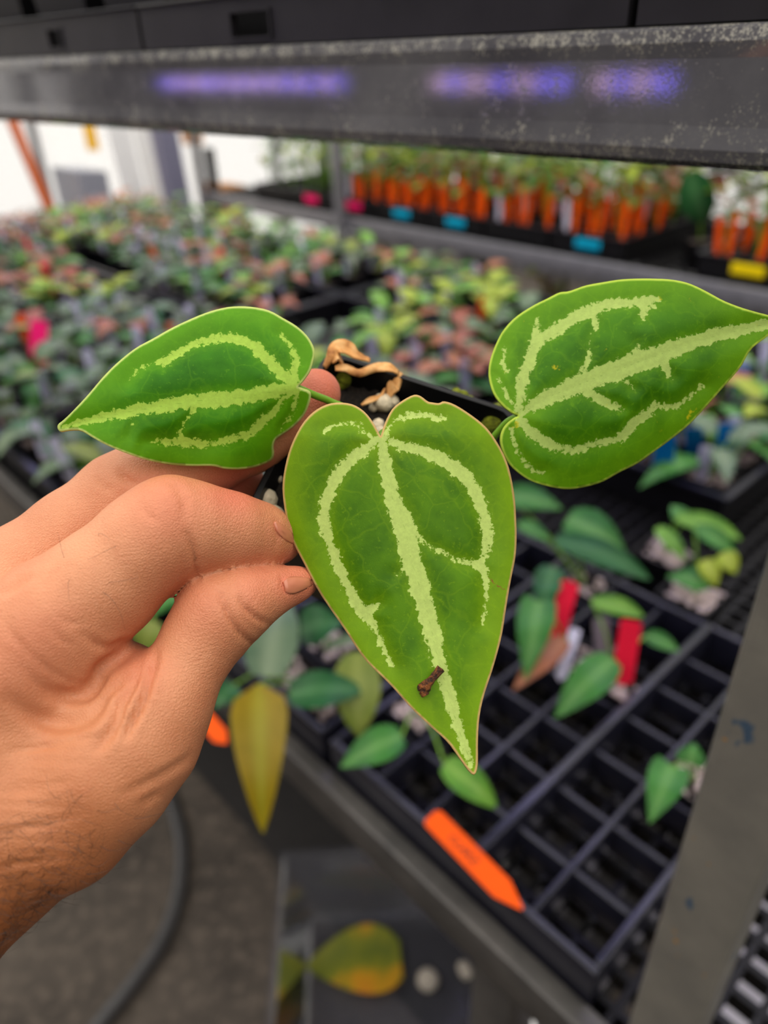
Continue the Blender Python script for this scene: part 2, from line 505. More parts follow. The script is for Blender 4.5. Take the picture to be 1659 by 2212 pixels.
# black trays standing on the upper shelf, just behind the beam
def shelf_tray(u0, u1, label, slots):
    root = empty('nursery_tray', BE((u0 + u1) / 2, bv + 0.16, 1.436))
    tag(root, label, 'tray', 'black trays on the upper shelf')
    zt = 1.4712
    fr = (E1, E2)
    v0 = bv + 0.004
    # front wall pierced by slots
    mb = MB(); cuts = sorted(slots); cur = u0
    for (s0, s1, z0, z1) in cuts:
        mb.bbox(cur, s0, v0, v0 + 0.003, bz1 + 0.0006, zt, fr)
        mb.bbox(s0, s1, v0, v0 + 0.003, bz1 + 0.0006, z0, fr); mb.bbox(s0, s1, v0, v0 + 0.003, z1, zt, fr); cur = s1
    mb.bbox(cur, u1, v0, v0 + 0.003, bz1 + 0.0006, zt, fr)
    w = mb.build('front_wall', M['shelf_tray'], root)
    for (s0, s1, z0, z1) in cuts:
        q = MB()
        for (p0, p1, q0, q1) in ((s0 - 0.0012, s0, z0 - 0.001, z1 + 0.001), (s1, s1 + 0.0012, z0 - 0.001, z1 + 0.001), (s0, s1, z0 - 0.001, z0), (s0, s1, z1, z1 + 0.001)):
            q.bbox(p0, p1, v0 - 0.001, v0, q0, q1, fr)
        q.build('slot_rim', M['shelf_tray'], w)
    MB().bbox(u0, u1, v0 - 0.002, v0 + 0.012, zt, zt + 0.0012, fr).build('rim', M['shelf_tray'], root, bevel=0.0004)
    mb = MB()
    for uu in (u0, u1 - 0.003): mb.bbox(uu, uu + 0.003, v0 + 0.003, v0 + 0.30, bz1 + 0.0006, zt, fr)
    mb.bbox(u0, u1, v0 + 0.30, v0 + 0.303, bz1 + 0.0006, zt, fr)
    mb.bbox(u0, u1, v0 + 0.002, v0 + 0.303, bz1 + 0.0006, bz1 + 0.002, fr)
    mb.build('body', M['black_plastic'], root)
    return root
for q in ((-0.2, 0.124, 'black nursery tray on the upper shelf beyond the right end of the purple reflections', []),
          (0.127, 0.392, 'black nursery tray with one wide slot above the purple reflections', [(0.292, 0.318, 1.4565, 1.4655)]),
          (0.395, 0.72, 'black nursery tray with one small square slot at the far left of the shelf', [(0.478, 0.492, 1.457, 1.4655)]),
          (0.723, 1.25, 'black nursery tray farthest along the upper shelf', [])):
    shelf_tray(*q)
# square black pots in those trays
for u in (-.14, -.05, .04, .18, .265, .345, .445, .53, .615, .675 + .1, .87):
    for j in range(1):
        v0 = bv + 0.065 + j * 0.09
        root = empty('black_pot', BE(u, v0, bz1 + 0.002))
        tag(root, 'empty square black pot in the tray row on the upper shelf, above the beam', 'pot', 'pots on the upper shelf')
        v, f = [], []
        for (s, z) in ((0.028, 0), (0.036, 0.07), (0.039, 0.07), (0.039, 0.078), (0.035, 0.078), (0.027, 0.003)):
            for (a, b) in ((-1, -1), (1, -1), (1, 1), (-1, 1)): v.append(BE(u + a * s, v0 + b * s, bz1 + 0.002 + z))
        for r_ in range(5):
            for k in range(4): f.append((r_ * 4 + k, r_ * 4 + (k + 1) % 4, r_ * 4 + 4 + (k + 1) % 4, r_ * 4 + 4 + k))
        f.append((3, 2, 1, 0)); f.append((20, 21, 22, 23))
        mesh('pot_wall', v, f, M['black_plastic'], root, smooth=False)
# grow lamps under the shelf, hidden by the beam, and on the rack across the aisle behind the camera
def grow_lamp(u0, u1, v, z, label, mats, fr, face):
    root = empty('grow_lamp', fr[0] * (u0 + u1) / 2 + fr[1] * v + UP * z)
    tag(root, label, 'lamp', 'violet grow lamps')
    if face == 'down':
        MB().bbox(u0, u1, v - 0.02, v + 0.02, z, z + 0.012, fr).build('housing', M['housing'], root)
    else:
        MB().bbox(u0, u1, v - 0.012, v, z - 0.025, z + 0.025, fr).build('housing', M['housing'], root)
    n = max(1, len(mats))
    for i, (a, b, mt) in enumerate(mats):
        mb = MB()
        if face == 'down': mb.bbox(a, b, v - 0.014, v + 0.014, z - 0.003, z, fr)
        else: mb.bbox(a, b, v, v + 0.004, z - 0.013, z + 0.013, fr)
        mb.build('led_strip', M[mt], root)
for v, w in ((0.52, 'front'), (0.98, 'rear')):
    grow_lamp(0.0, 1.2, v, 1.412, 'violet strip lamp hanging under the upper shelf, %s row by the post' % w, [(0.02, 1.18, 'led_violet')], (D1, D2), 'down')
    grow_lamp(1.35, 2.6, v, 1.412, 'violet strip lamp hanging under the upper shelf, %s row at the far end' % w, [(1.37, 2.58, 'led_violet')], (D1, D2), 'down')
seg = []
for (a, b) in ((1.41, 2.16), (0.82, 1.145), (0.62, 0.772)):
    u = a
    k = 0
    while u < b - 0.02:
        w = random.uniform(0.03, 0.075)
        seg.append((u, min(b, u + w) - 0.004, ('led_blue', 'led_pink', 'led_blue', 'led_pink')[k % 4])); u += w; k += 1
grow_lamp(0.55, 2.25, -0.9, 1.386, 'strip lamp of blue and pink diodes on the rack across the aisle', seg, (E1, E2), 'side')
opp = empty('opposite_rack', BE(1.4, -1.2, 0))
tag(opp, 'plain steel rack across the aisle, behind the camera', 'rack')
for z in (0.9, 1.42): MB().bbox(-0.6, 3.2, -1.5, -0.92, z, z + 0.03, (E1, E2)).build('shelf', M['bench_metal'], opp)
for u in (-0.55, 1.2, 3.15): MB().bbox(u - 0.02, u + 0.02, -0.96, -0.92, 0, 1.45, (E1, E2)).build('post', M['bench_metal'], opp)

# ------------------------------------------------------------------ the hand (one continuous surface)
def capsule(X, a, b, ra, rb):
    ab = b - a; L = float(ab @ ab) + 1e-12
    t = np.clip(((X - a) @ ab) / L, 0, 1)
    d = X - a - t[..., None] * ab
    return np.sqrt((d * d).sum(-1)) - (ra + (rb - ra) * t)
def smin(a, b, k):
    h = np.maximum(k - np.abs(a - b), 0) / k
    return np.minimum(a, b) - h * h * k * 0.25
def chain(pts):
    """pixel x, pixel y, depth, radius in pixels -> points and radii in metres"""
    return [(P(x, y, d), r * d / FPX) for (x, y, d, r) in pts]
INDEX = chain([(20, 1440, .153, 150), (120, 1345, .155, 138), (222, 1264, .157, 119), (318, 1176, .158, 109), (372, 1140, .159, 108), (430, 1143, .1605, 93), (500, 1148, .164, 80), (560, 1158, .169, 68), (600, 1166, .1735, 50), (612, 1172, .176, 34)])
MIDDLE = chain([(-40, 1330, .168, 130), (60, 1240, .172, 108), (160, 1160, .176, 98), (270, 1080, .180, 100), (330, 1045, .180, 92), (440, 990, .184, 80), (540, 945, .186, 74), (620, 898, .187, 68), (683, 850, .1875, 54)])
RING = chain([(-60, 1350, .186, 120), (120, 1200, .192, 100), (290, 1120, .196, 92), (420, 1080, .198, 78), (485, 1055, .2, 66), (515, 1042, .202, 56)])
LITTLE = chain([(-90, 1480, .198, 110), (80, 1330, .206, 90), (200, 1240, .211, 80), (300, 1190, .214, 66), (350, 1170, .216, 52)])
THUMB = chain([(130, 1745, .152, 170), (225, 1665, .153, 150), (300, 1588, .1545, 132), (354, 1512, .156, 104), (403, 1442, .158, 76), (438, 1378, .160, 82), (478, 1324, .161, 90), (530, 1298, .162, 70), (590, 1276, .165, 47), (640, 1262, .168, 34), (662, 1257, .170, 26)])
PALM = [chain([(20, 1440, .156, 150), (-150, 1760, .152, 240)]), chain([(-40, 1330, .172, 150), (-220, 1720, .162, 240)]),
        chain([(-60, 1350, .188, 140), (-260, 1760, .176, 220)]), chain([(-90, 1480, .2, 130), (-260, 1800, .184, 200)]),
        chain([(130, 1745, .154, 160), (-120, 1830, .152, 215)]), chain([(60, 1540, .160, 120), (200, 1600, .160, 110)]), chain([(215, 1478, .165, 62), (275, 1470, .163, 48), (300, 1490, .160, 60)]),
        chain([(-120, 1800, .156, 235), (-345, 2075, .151, 250), (-950, 2800, .137, 350)])]
allp = INDEX + MIDDLE + RING + LITTLE + THUMB + [q for c in PALM for q in c]
lo = np.min([p - r for p, r in allp], 0) - 0.006
hi = np.max([p + r for p, r in allp], 0) + 0.006
hs = 0.0009
nx, ny, nz = (np.ceil((hi - lo) / hs).astype(int) + 1)
gx = (lo[0] + hs * np.arange(nx)).astype(np.float32); gy = (lo[1] + hs * np.arange(ny)).astype(np.float32); gz = (lo[2] + hs * np.arange(nz)).astype(np.float32)
def field(pc, k, F=None):
    """chain as a blended sdf evaluated only near each bone"""
    out = np.full((nx, ny, nz), 0.03, np.float32) if F is None else F
    pad = 0.012
    for (a, ra), (b, rb) in zip(pc[:-1], pc[1:]):
        rr = max(ra, rb) + pad
        l = np.minimum(a, b) - rr; h = np.maximum(a, b) + rr
        i0 = np.maximum(((l - lo) / hs).astype(int), 0); i1 = np.minimum(((h - lo) / hs).astype(int) + 2, (nx, ny, nz))
        s = tuple(slice(p, q) for p, q in zip(i0, i1))
        X = np.stack(np.meshgrid(gx[s[0]], gy[s[1]], gz[s[2]], indexing='ij'), -1)
        out[s] = smin(out[s], capsule(X, a.astype(np.float32), b.astype(np.float32), ra, rb).astype(np.float32), k)
    return out
palm = None
for c in PALM: palm = field(c, 0.012, palm)
S = palm
for c in (INDEX, MIDDLE, RING, LITTLE, THUMB):
    fg = field(c, 0.003)
    kk = 0.003 if c in (INDEX, THUMB) else 0.006
    S = np.minimum(S, smin(fg, palm, kk)) if c is not INDEX else smin(fg, palm, kk)
def surface_nets(S):
    ins = S < 0
    cn = [ins[i:S.shape[0] - 1 + i, j:S.shape[1] - 1 + j, k:S.shape[2] - 1 + k] for i in (0, 1) for j in (0, 1) for k in (0, 1)]
    cnt = sum(c.astype(np.int8) for c in cn)
    cells = np.argwhere((cnt > 0) & (cnt < 8))
    idx = -np.ones(cn[0].shape, np.int64); idx[tuple(cells.T)] = np.arange(len(cells))
    acc = np.zeros((len(cells), 3)); num = np.zeros(len(cells))
    offs = [(i, j, k) for i in (0, 1) for j in (0, 1) for k in (0, 1)]
    for a in range(8):
        for ax in range(3):
            if offs[a][ax]: continue
            o1 = np.array(offs[a]); o2 = o1.copy(); o2[ax] = 1
            s1 = S[tuple((cells + o1).T)]; s2 = S[tuple((cells + o2).T)]
            m = (s1 < 0) != (s2 < 0)
            t = np.where(m, s1 / np.where(m, s1 - s2, 1), 0)
            acc[m] += (o1 + t[:, None] * (o2 - o1))[m]; num[m] += 1
    V = lo + hs * (cells + acc / num[:, None])
    faces = []
    for ax in range(3):
        sl1 = [slice(1, -1)] * 3; sl1[ax] = slice(0, -1); sl2 = [slice(1, -1)] * 3; sl2[ax] = slice(1, None)
        a, b = ins[tuple(sl1)], ins[tuple(sl2)]
        e = np.argwhere(a != b); flip = a[tuple(e.T)]
        base = e + 1; base[:, ax] -= 1
        o1, o2 = [(1, 2), (2, 0), (0, 1)][ax]
        d1 = np.zeros(3, int); d1[o1] = 1; d2 = np.zeros(3, int); d2[o2] = 1
        q = np.stack([idx[tuple((base - x).T)] for x in (0 * d1, d1, d1 + d2, d2)], 1)
        q[~flip] = q[~flip][:, ::-1]
        faces.append(q)
    return V, np.vstack(faces)
HV, HF = surface_nets(S)
def vnormals(V, Fq):
    n = np.cross(V[Fq[:, 2]] - V[Fq[:, 0]], V[Fq[:, 3]] - V[Fq[:, 1]])
    N = np.zeros_like(V)
    for k in range(4): np.add.at(N, Fq[:, k], n)
    return N / (np.linalg.norm(N, axis=1)[:, None] + 1e-20)
def relax(V, Fq, it):
    for _ in range(it):
        A = np.zeros_like(V); c = np.zeros(len(V))
        for k in range(4):
            i, j = Fq[:, k], Fq[:, (k + 1) % 4]
            np.add.at(A, i, V[j]); np.add.at(c, i, 1); np.add.at(A, j, V[i]); np.add.at(c, j, 1)
        V = V + 0.5 * (A / c[:, None] - V)
    return V
HV = relax(HV, HF, 3)
HN = vnormals(HV, HF)
if ((HV - HV.mean(0)) * HN).sum(1).mean() < 0: HF = HF[:, ::-1]; HN = -HN
def polydist(px, pts):
    """distance to a polyline and the parameter along it (0..1)"""
    pts = np.asarray(pts, float)[:, :2]
    best = np.full(len(px), 1e9); par = np.zeros(len(px)); n = len(pts) - 1
    for i in range(n):
        a, b = pts[i], pts[i + 1]; ab = b - a
        t = np.clip(((px - a) @ ab) / (ab @ ab + 1e-9), 0, 1)
        d = np.hypot(*(px - a - t[:, None] * ab).T)
        m = d < best; best[m] = d[m]; par[m] = (i + t[m]) / n
    return best, par
px = proj(HV)[:, :2]
facing = np.clip(-(HN * ((HV - C) / np.linalg.norm(HV - C, axis=1)[:, None])).sum(1), 0, 1)
CREASES = [  # points in the photograph, depth in mm, half width in px
 ([(0, 1495), (60, 1540), (110, 1560), (160, 1560), (205, 1535), (235, 1505)], 1.5, 17),
 ([(90, 1490), (140, 1502), (185, 1500), (210, 1470), (222, 1445), (262, 1415), (284, 1398)], 1.9, 14),
 ([(338, 1400), (328, 1445), (305, 1520), (280, 1570), (268, 1605)], 2.0, 8),
 ([(318, 1425), (285, 1480), (262, 1515), (250, 1560), (225, 1600), (200, 1630)], 1.7, 11),
 ([(285, 1455), (255, 1480), (215, 1520), (190, 1545)], 0.9, 9),
 ([(296, 1392), (268, 1388), (235, 1398), (205, 1388), (170, 1360)], 0.8, 8),
 ([(470, 1268), (486, 1305), (504, 1345), (528, 1376), (560, 1398)], 1.3, 5.5),
 ([(512, 1282), (532, 1312), (556, 1336), (590, 1350)], 1.0, 5),
 ([(424, 1262), (425, 1222), (416, 1180), (400, 1140)], 0.9, 6),
 ([(365, 1035), (395, 1075), (400, 1130)], 0.45, 9),
 ([(300, 1085), (318, 1110), (345, 1130)], 0.35, 6),
 ([(255, 1010), (270, 1035), (290, 1048)], 0.8, 7), ([(205, 1028), (222, 1050), (245, 1066)], 0.5, 6),
 ([(595, 1115), (600, 1150), (598, 1190)], 0.3, 6), ([(606, 1238), (612, 1262), (622, 1288)], 0.5, 5),
 ([(60, 1400), (100, 1440), (150, 1470), (200, 1480)], 0.45, 6), ([(40, 1420), (70, 1465), (110, 1500)], 0.4, 6),
 ([(10, 1330), (25, 1370), (50, 1400), (62, 1440)], 0.45, 7), ([(100, 1340), (130, 1380), (170, 1400)], 0.35, 6),
 ([(120, 1325), (150, 1345), (190, 1345)], 0.3, 6),
 ([(0, 1290), (40, 1262), (70, 1238)], 0.8, 9),
 ([(250, 1720), (320, 1690), (390, 1650), (420, 1625)], 0.5, 9), ([(300, 1740), (350, 1710)], 0.4, 8),
]
for (pts, dep, w) in CREASES:
    q = spline(pts, 24) if len(pts) > 2 else np.array(pts, float)
    d, t = polydist(px, q)
    fade = np.clip(np.minimum(t, 1 - t) / 0.32, 0.0, 1) ** 0.8
    HV = HV - HN * (dep * 0.001 * np.exp(-(d / w) ** 2) * fade * (facing > 0.05))[:, None]
    HV = HV + HN * (dep * 0.00016 * np.exp(-((d - 2.1 * w) / (0.9 * w)) ** 2) * fade * (facing > 0.05))[:, None]
# fine transverse lines over the back of the hand and wrist
for k in range(26):
    y0 = 1590 + k * 13 + rng.uniform(-5, 5)
    x0, x1 = rng.uniform(-40, 40), rng.uniform(110, 260) - k * 3
    q = np.array([(x, y0 + 16 * math.sin(x / 120 + k) - 0.06 * x) for x in np.linspace(x0, x1, 8)])
    d, t = polydist(px, q)
    HV = HV - HN * (0.00022 * np.exp(-(d / 4.5) ** 2) * np.clip(np.minimum(t, 1 - t) / 0.2, 0, 1) * (facing > 0.05))[:, None]
pink = np.zeros(len(HV))
for (x, y, s, a) in ((690, 840, 90, 1.0), (640, 1255, 70, .8), (560, 1250, 70, .55), (350, 1090, 100, .35), (60, 1400, 120, .3), (600, 1160, 50, .3), (510, 1045, 70, 1.0), (430, 1290, 90, .35), (300, 1430, 60, .45)):
    pink = np.maximum(pink, a * np.exp(-((px[:, 0] - x) ** 2 + (px[:, 1] - y) ** 2) / s ** 2))
tan_ = np.clip((px[:, 1] - 1450) / 600, 0, 1) * np.clip((500 - px[:, 0]) / 300, 0, 1)
m = NT('skin')
n1 = m.noise(60, 4); n2 = m.noise(2600, 3, 0.6); n3 = m.noise(420, 4, 0.65); n4 = m.noise(1500, 3, 0.6, stretch=(0.4, 1.0, 1.5))
vor = m.node('ShaderNodeTexVoronoi', feature='DISTANCE_TO_EDGE'); vor.inputs['Scale'].default_value = 1500
tcn = m.node('ShaderNodeTexCoord'); m.ln(tcn.outputs['Object'], vor.inputs['Vector'])
base = m.ramp(n1, [(0.3, srgb(194, 124, 86)), (0.7, srgb(210, 144, 104))])
base = m.mix(m.attr('tan'), base, srgb(160, 92, 46))
base = m.mix(m.math('MULTIPLY', m.attr('pink'), 0.7), base, srgb(206, 100, 80))
base = m.mix(m.math('MULTIPLY', m.smooth(n3, 0.5, 0.75), 0.18), base, srgb(178, 96, 64))
m.color(base)
m.set(Roughness=0.46)
m.b.inputs['Specular IOR Level'].default_value = 0.35
m.b.inputs['Subsurface Weight'].default_value = 0.12
m.b.inputs['Subsurface Radius'].default_value = (1.0, 0.35, 0.2)
m.b.inputs['Subsurface Scale'].default_value = 0.003
p1 = m.bump(m.smooth(vor.outputs['Distance'], 0.0, 0.25), 0.35, 0.00022)
p2 = m.bump(n4, 0.3, 0.0004, p1)
m.bump(n2, 0.12, 0.0002, p2)
M['skin'] = m.m
person = mesh('person', HV, HF, M['skin'], None, True, {'pink': pink, 'tan': tan_})
tag(person, 'bare left hand and forearm pinching the small black pot between thumb and fingers', 'person')
# nails
def nail(quad, bulge, name):
    """curved plate through four pixel+depth corners: base-left, base-right, tip-right, tip-left"""
    a, b, c, d = [np.array(q, float) for q in quad]
    dpt = proj(HV)[:, 2]
    def skin(x, y):
        r2 = (px[:, 0] - x) ** 2 + (px[:, 1] - y) ** 2
        m_ = (r2 < 14 ** 2) & (facing > 0.02)
        if not m_.any(): return None
        return float(np.median(dpt[m_]))
    v, f = [], []
    for i in range(9):
        for j in range(9):
            s, t = j / 8, i / 8
            w = 1 - 0.30 * max(0, (t - 0.55) / 0.45) ** 2 - 0.5 * max(0, (0.35 - t) / 0.35) ** 2
            s2 = 0.5 + (s - 0.5) * w
            p = (a * (1 - s2) + b * s2) * (1 - t) + (d * (1 - s2) + c * s2) * t
            dd = skin(*p[:2])
            if dd is None: dd = last
            last = dd
            v.append(P(p[0], p[1], dd - .0003 - bulge * (1 - (2 * s2 - 1) ** 2)))
    for i in range(8):
        for j in range(8): f.append((i * 9 + j, i * 9 + j + 1, i * 9 + j + 10, i * 9 + j + 9))
    o = mesh(name, v, f, M['nail'], person)
    mo = o.modifiers.new('solid', 'SOLIDIFY'); mo.thickness = 0.0007; mo.offset = -1
    return o
m = NT('fingernail'); m.color(srgb(194, 118, 88)); m.set(Roughness=0.3); M['nail'] = m.m
tag(nail([(612, 1244), (620, 1290), (676, 1268), (672, 1246)], 0.0003, 'fingernail'), 'thumbnail')
tag(nail([(590, 1118), (604, 1160), (640, 1180), (632, 1148)], 0.0003, 'fingernail'), 'index fingernail')
# dark hair on the wrist and a little on the finger
KD = None
mb = MB()
cand = np.where((facing > 0.35) & (px[:, 0] > -60) & (px[:, 0] < 330) & (px[:, 1] > 1710) & (px[:, 1] < 2110))[0]
wgt = np.clip((px[cand, 1] - 1700) / 250, 0.1, 1) * np.clip((300 - px[cand, 0]) / 200, 0.15, 1)
pick = list(rng.choice(cand, 260, p=wgt / wgt.sum()))
cand2 = np.where((facing > 0.3) & (px[:, 0] > 130) & (px[:, 0] < 260) & (px[:, 1] > 1150) & (px[:, 1] < 1300))[0]
pick += list(rng.choice(cand2, 26))
for i in pick:
    p, n = HV[i], HN[i]
    t = np.cross(n, rng.normal(size=3)); t /= np.linalg.norm(t)
    t = t * 0.6 + (P(px[i, 0] + 60, px[i, 1] + 40, 0.15) - P(px[i, 0], px[i, 1], 0.15)) / 0.0066 * rng.uniform(-.5, 1)
    t -= n * (t @ n); t /= np.linalg.norm(t) + 1e-9
    b = np.cross(n, t)
    L = rng.uniform(0.003, 0.0075); cv = rng.uniform(-1.2, 1.2)
    pts = [p + t * L * s + b * cv * L * s * s * 0.6 + n * (0.0006 + 0.0009 * math.sin(s * 2.6)) * (s > 0) for s in np.linspace(0, 1, 6)]
    mb.tube(pts, np.linspace(0.000036, 0.000015, 6), 3, False)
M['hair'] = plain('arm_hair', srgb(48, 32, 22), 0.5, 0.1)
tag(mb.build('arm_hair', M['hair'], person), 'fine dark arm hair', kind='stuff')

# ------------------------------------------------------------------ the held plant
plant = empty('potted_anthurium', P(760, 1010, 0.235))
tag(plant, 'young plant with three velvety heart-shaped leaves with pale veins in a small black pot', 'plant')
def petal_leaf(name, outline, veins, depth, label, tint):
    out = np.array(outline, float)
    q = np.vstack([spline(np.vstack([out, out[:1]]), len(out) * 3)])[:-1]
    # interior grid
    st = 6.0
    xs = np.arange(q[:, 0].min(), q[:, 0].max(), st); ys = np.arange(q[:, 1].min(), q[:, 1].max(), st)
    g = np.array([(x + (st / 2 if k % 2 else 0), y) for k, y in enumerate(ys) for x in xs])
    ins = np.zeros(len(g), bool)
    j = len(q) - 1
    for i in range(len(q)):
        c = ((q[i, 1] > g[:, 1]) != (q[j, 1] > g[:, 1])) & (g[:, 0] < (q[j, 0] - q[i, 0]) * (g[:, 1] - q[i, 1]) / (q[j, 1] - q[i, 1] + 1e-12) + q[i, 0])
        ins ^= c; j = i
    g = g[ins]
    ed, _ = polydist(g, np.vstack([q, q[:1]]))
    g = g[ed > 3.0]
    pts = np.vstack([q, g])
    nq = len(q)
    r = delaunay_2d_cdt([Vector(p) for p in pts], [(i, (i + 1) % nq) for i in range(nq)], [list(range(nq))], 1, 1e-4)
    V2 = np.array([tuple(p) for p in r[0]]); F2 = r[2]
    edge, _ = polydist(V2, np.vstack([q, q[:1]]))
    vein = np.full(len(V2), -60.0); ctr = np.full(len(V2), 99.0)
    for vi, vn in enumerate(veins):
        vn = np.array(vn, float)
        vn = spline(vn, max(2, len(vn) * 4)) if len(vn) > 2 else vn
        for i in range(len(vn) - 1):
            a, b = vn[i, :2], vn[i + 1, :2]; ab = b - a
            t = np.clip(((V2 - a) @ ab) / (ab @ ab + 1e-9), 0, 1)
            d = np.hypot(*(V2 - a - t[:, None] * ab).T)
            w = vn[i, 2] + (vn[i + 1, 2] - vn[i, 2]) * t
            vein = np.maximum(vein, w - d)
            if vi == 0: ctr = np.minimum(ctr, d)
    hump = np.clip(-vein / 45.0, 0, 1)
    d = depth(V2[:, 0], V2[:, 1]) - 0.0008 * np.sin(hump * math.pi / 2) + 0.00012 * np.exp(-(ctr / 6) ** 2)
    V3 = C + (_f + _r * ((V2[:, :1] - W / 2) / FPX) + _u * ((H / 2 - V2[:, 1:]) / FPX)) * d[:, None]
    F3 = []
    for t in F2:
        a, b, c = V3[t[0]], V3[t[1]], V3[t[2]]
        F3.append(t if np.cross(b - a, c - a) @ (C - a) > 0 else t[::-1])
    o = mesh(name, V3, F3, tint, plant, True, {'vein': vein, 'edge': edge, 'ctr': ctr, 'scar': polydist(V2, [(1056, 1248), (1070, 1262), (1090, 1274)])[0]})
    s = o.modifiers.new('solid', 'SOLIDIFY'); s.thickness = 0.0006; s.offset = -1
    tag(o, label)
    return o
def anthurium_mat(name, dark, mid, light, vein, rim, spots):
    m = NT(name)
    tcn = m.node('ShaderNodeTexCoord'); ob = tcn.outputs['Object']
    j1 = m.noise(900, 3, 0.7, ob); j2 = m.noise(260, 3, 0.6, ob); j3 = m.noise(95, 4, 0.6, ob); j4 = m.noise(3500, 2, 0.5, ob)
    jag = m.math('ADD', m.math('MULTIPLY', m.math('SUBTRACT', j1, 0.5), 32), m.math('MULTIPLY', m.math('SUBTRACT', j2, 0.5), 17))
    vv = m.math('ADD', m.math('ADD', m.attr('vein'), 1.6), jag)
    vmask = m.smooth(vv, -1.2, 1.6)
    halo = m.smooth(vv, -22, 4)
    edge = m.attr('edge')
    body = m.ramp(j3, [(0.3, dark), (0.6, mid)])
    # lighter outer zone towards the margin
    zone = m.smooth(m.math('ADD', edge, m.math('MULTIPLY', j2, 60)), 120, 25)
    body = m.mix(m.math('MULTIPLY', zone, 0.62), body, light)
    body = m.mix(m.math('MULTIPLY', halo, 0.30), body, light)
    # faint net of side veins and speckle
    vo = m.node('ShaderNodeTexVoronoi', feature='DISTANCE_TO_EDGE'); vo.inputs['Scale'].default_value = 130
    wp = m.node('ShaderNodeMix', data_type='VECTOR'); wp.inputs[0].default_value = 0.006
    nz_ = m.node('ShaderNodeTexNoise'); nz_.inputs['Scale'].default_value = 150; m.ln(ob, nz_.inputs['Vector'])
    m.ln(ob, wp.inputs[4]); m.ln(nz_.outputs['Color'], wp.inputs[5]); m.ln(wp.outputs[1], vo.inputs['Vector'])
    net = m.smooth(m.math('ADD', vo.outputs['Distance'], m.math('MULTIPLY', j1, 0.05)), 0.075, 0.02)
    body = m.mix(m.math('MULTIPLY', net, 0.18), body, light)
    fine = m.smooth(j1, 0.58, 0.70)
    body = m.mix(m.math('MULTIPLY', fine, 0.28), body, light)
    v2 = m.mix(m.smooth(j1, 0.35, 0.7), tuple(c * 0.86 for c in vein[:3]) + (1,), vein)
    c = m.mix(vmask, body, v2)
    # thin groove along the midrib
    groove = m.smooth(m.math('ADD', m.attr('ctr'), m.math('MULTIPLY', j1, 2.0)), 2.6, 1.2)
    c = m.mix(m.math('MULTIPLY', groove, 0.35), c, mid)
    scar = m.smooth(m.math('ADD', m.attr('scar'), m.math('MULTIPLY', j1, 2.0)), 4.0, 2.2)
    c = m.mix(m.math('MULTIPLY', scar, 0.85), c, srgb(128, 74, 34))
    if spots:
        ys = m.smooth(m.math('ADD', j2, m.math('MULTIPLY', zone, 0.06)), 0.70, 0.78)
        c = m.mix(m.math('MULTIPLY', ys, 0.8), c, spots)
    c = m.mix(m.smooth(m.math('ADD', edge, m.math('MULTIPLY', j2, 2)), 7.0, 2.6), c, rim)
    m.color(c)
    m.set(Roughness=0.5)
    m.b.inputs['Specular IOR Level'].default_value = 0.15
    p = m.bump(m.math('MULTIPLY', vmask, 1.0), 0.25, 0.0003)
    m.bump(j4, 0.12, 0.0002, p)
    # light coming through the blade
    tl = m.node('ShaderNodeBsdfTranslucent'); m.ln(c, tl.inputs[0])
    mx = m.node('ShaderNodeMixShader'); mx.inputs[0].default_value = 0.16
    m.ln(m.b.outputs[0], mx.inputs[1]); m.ln(tl.outputs[0], mx.inputs[2]); m.ln(mx.outputs[0], m.out.inputs[0])
    return m.m
MA = anthurium_mat('leaf_front', srgb(54, 98, 0), srgb(82, 126, 0), srgb(124, 160, 4), srgb(184, 206, 108), srgb(200, 164, 104), None)
MBm = anthurium_mat('leaf_left', srgb(38, 98, 0), srgb(60, 126, 2), srgb(104, 164, 14), srgb(168, 204, 76), srgb(190, 206, 112), None)
MC = anthurium_mat('leaf_right', srgb(44, 96, 0), srgb(68, 122, 2), srgb(108, 158, 10), srgb(172, 196, 100), srgb(176, 200, 70), srgb(190, 180, 20))
L2 = [(822,942),(801,905),(778,882),(751,871),(716,871),(685,884),(658,909),(635,948),(620,990),(611,1040),(612,1079),(620,1129),(631,1167),(654,1212),(690,1280),(746,1362),(787,1423),(842,1478),(888,1529),(933,1572),(969,1605),(999,1646),(1022,1673),(1031,1656),(1032,1605),(1035,1554),(1045,1504),(1065,1443),(1083,1377),(1093,1316),(1102,1262),(1113,1206),(1116,1164),(1115,1121),(1112,1075),(1102,1021),(1090,986),(1071,951),(1048,921),(1017,896),(982,874),(959,867),(948,871),(932,869),(924,867),(909,856),(894,853),(870,865),(847,884),(832,913)]
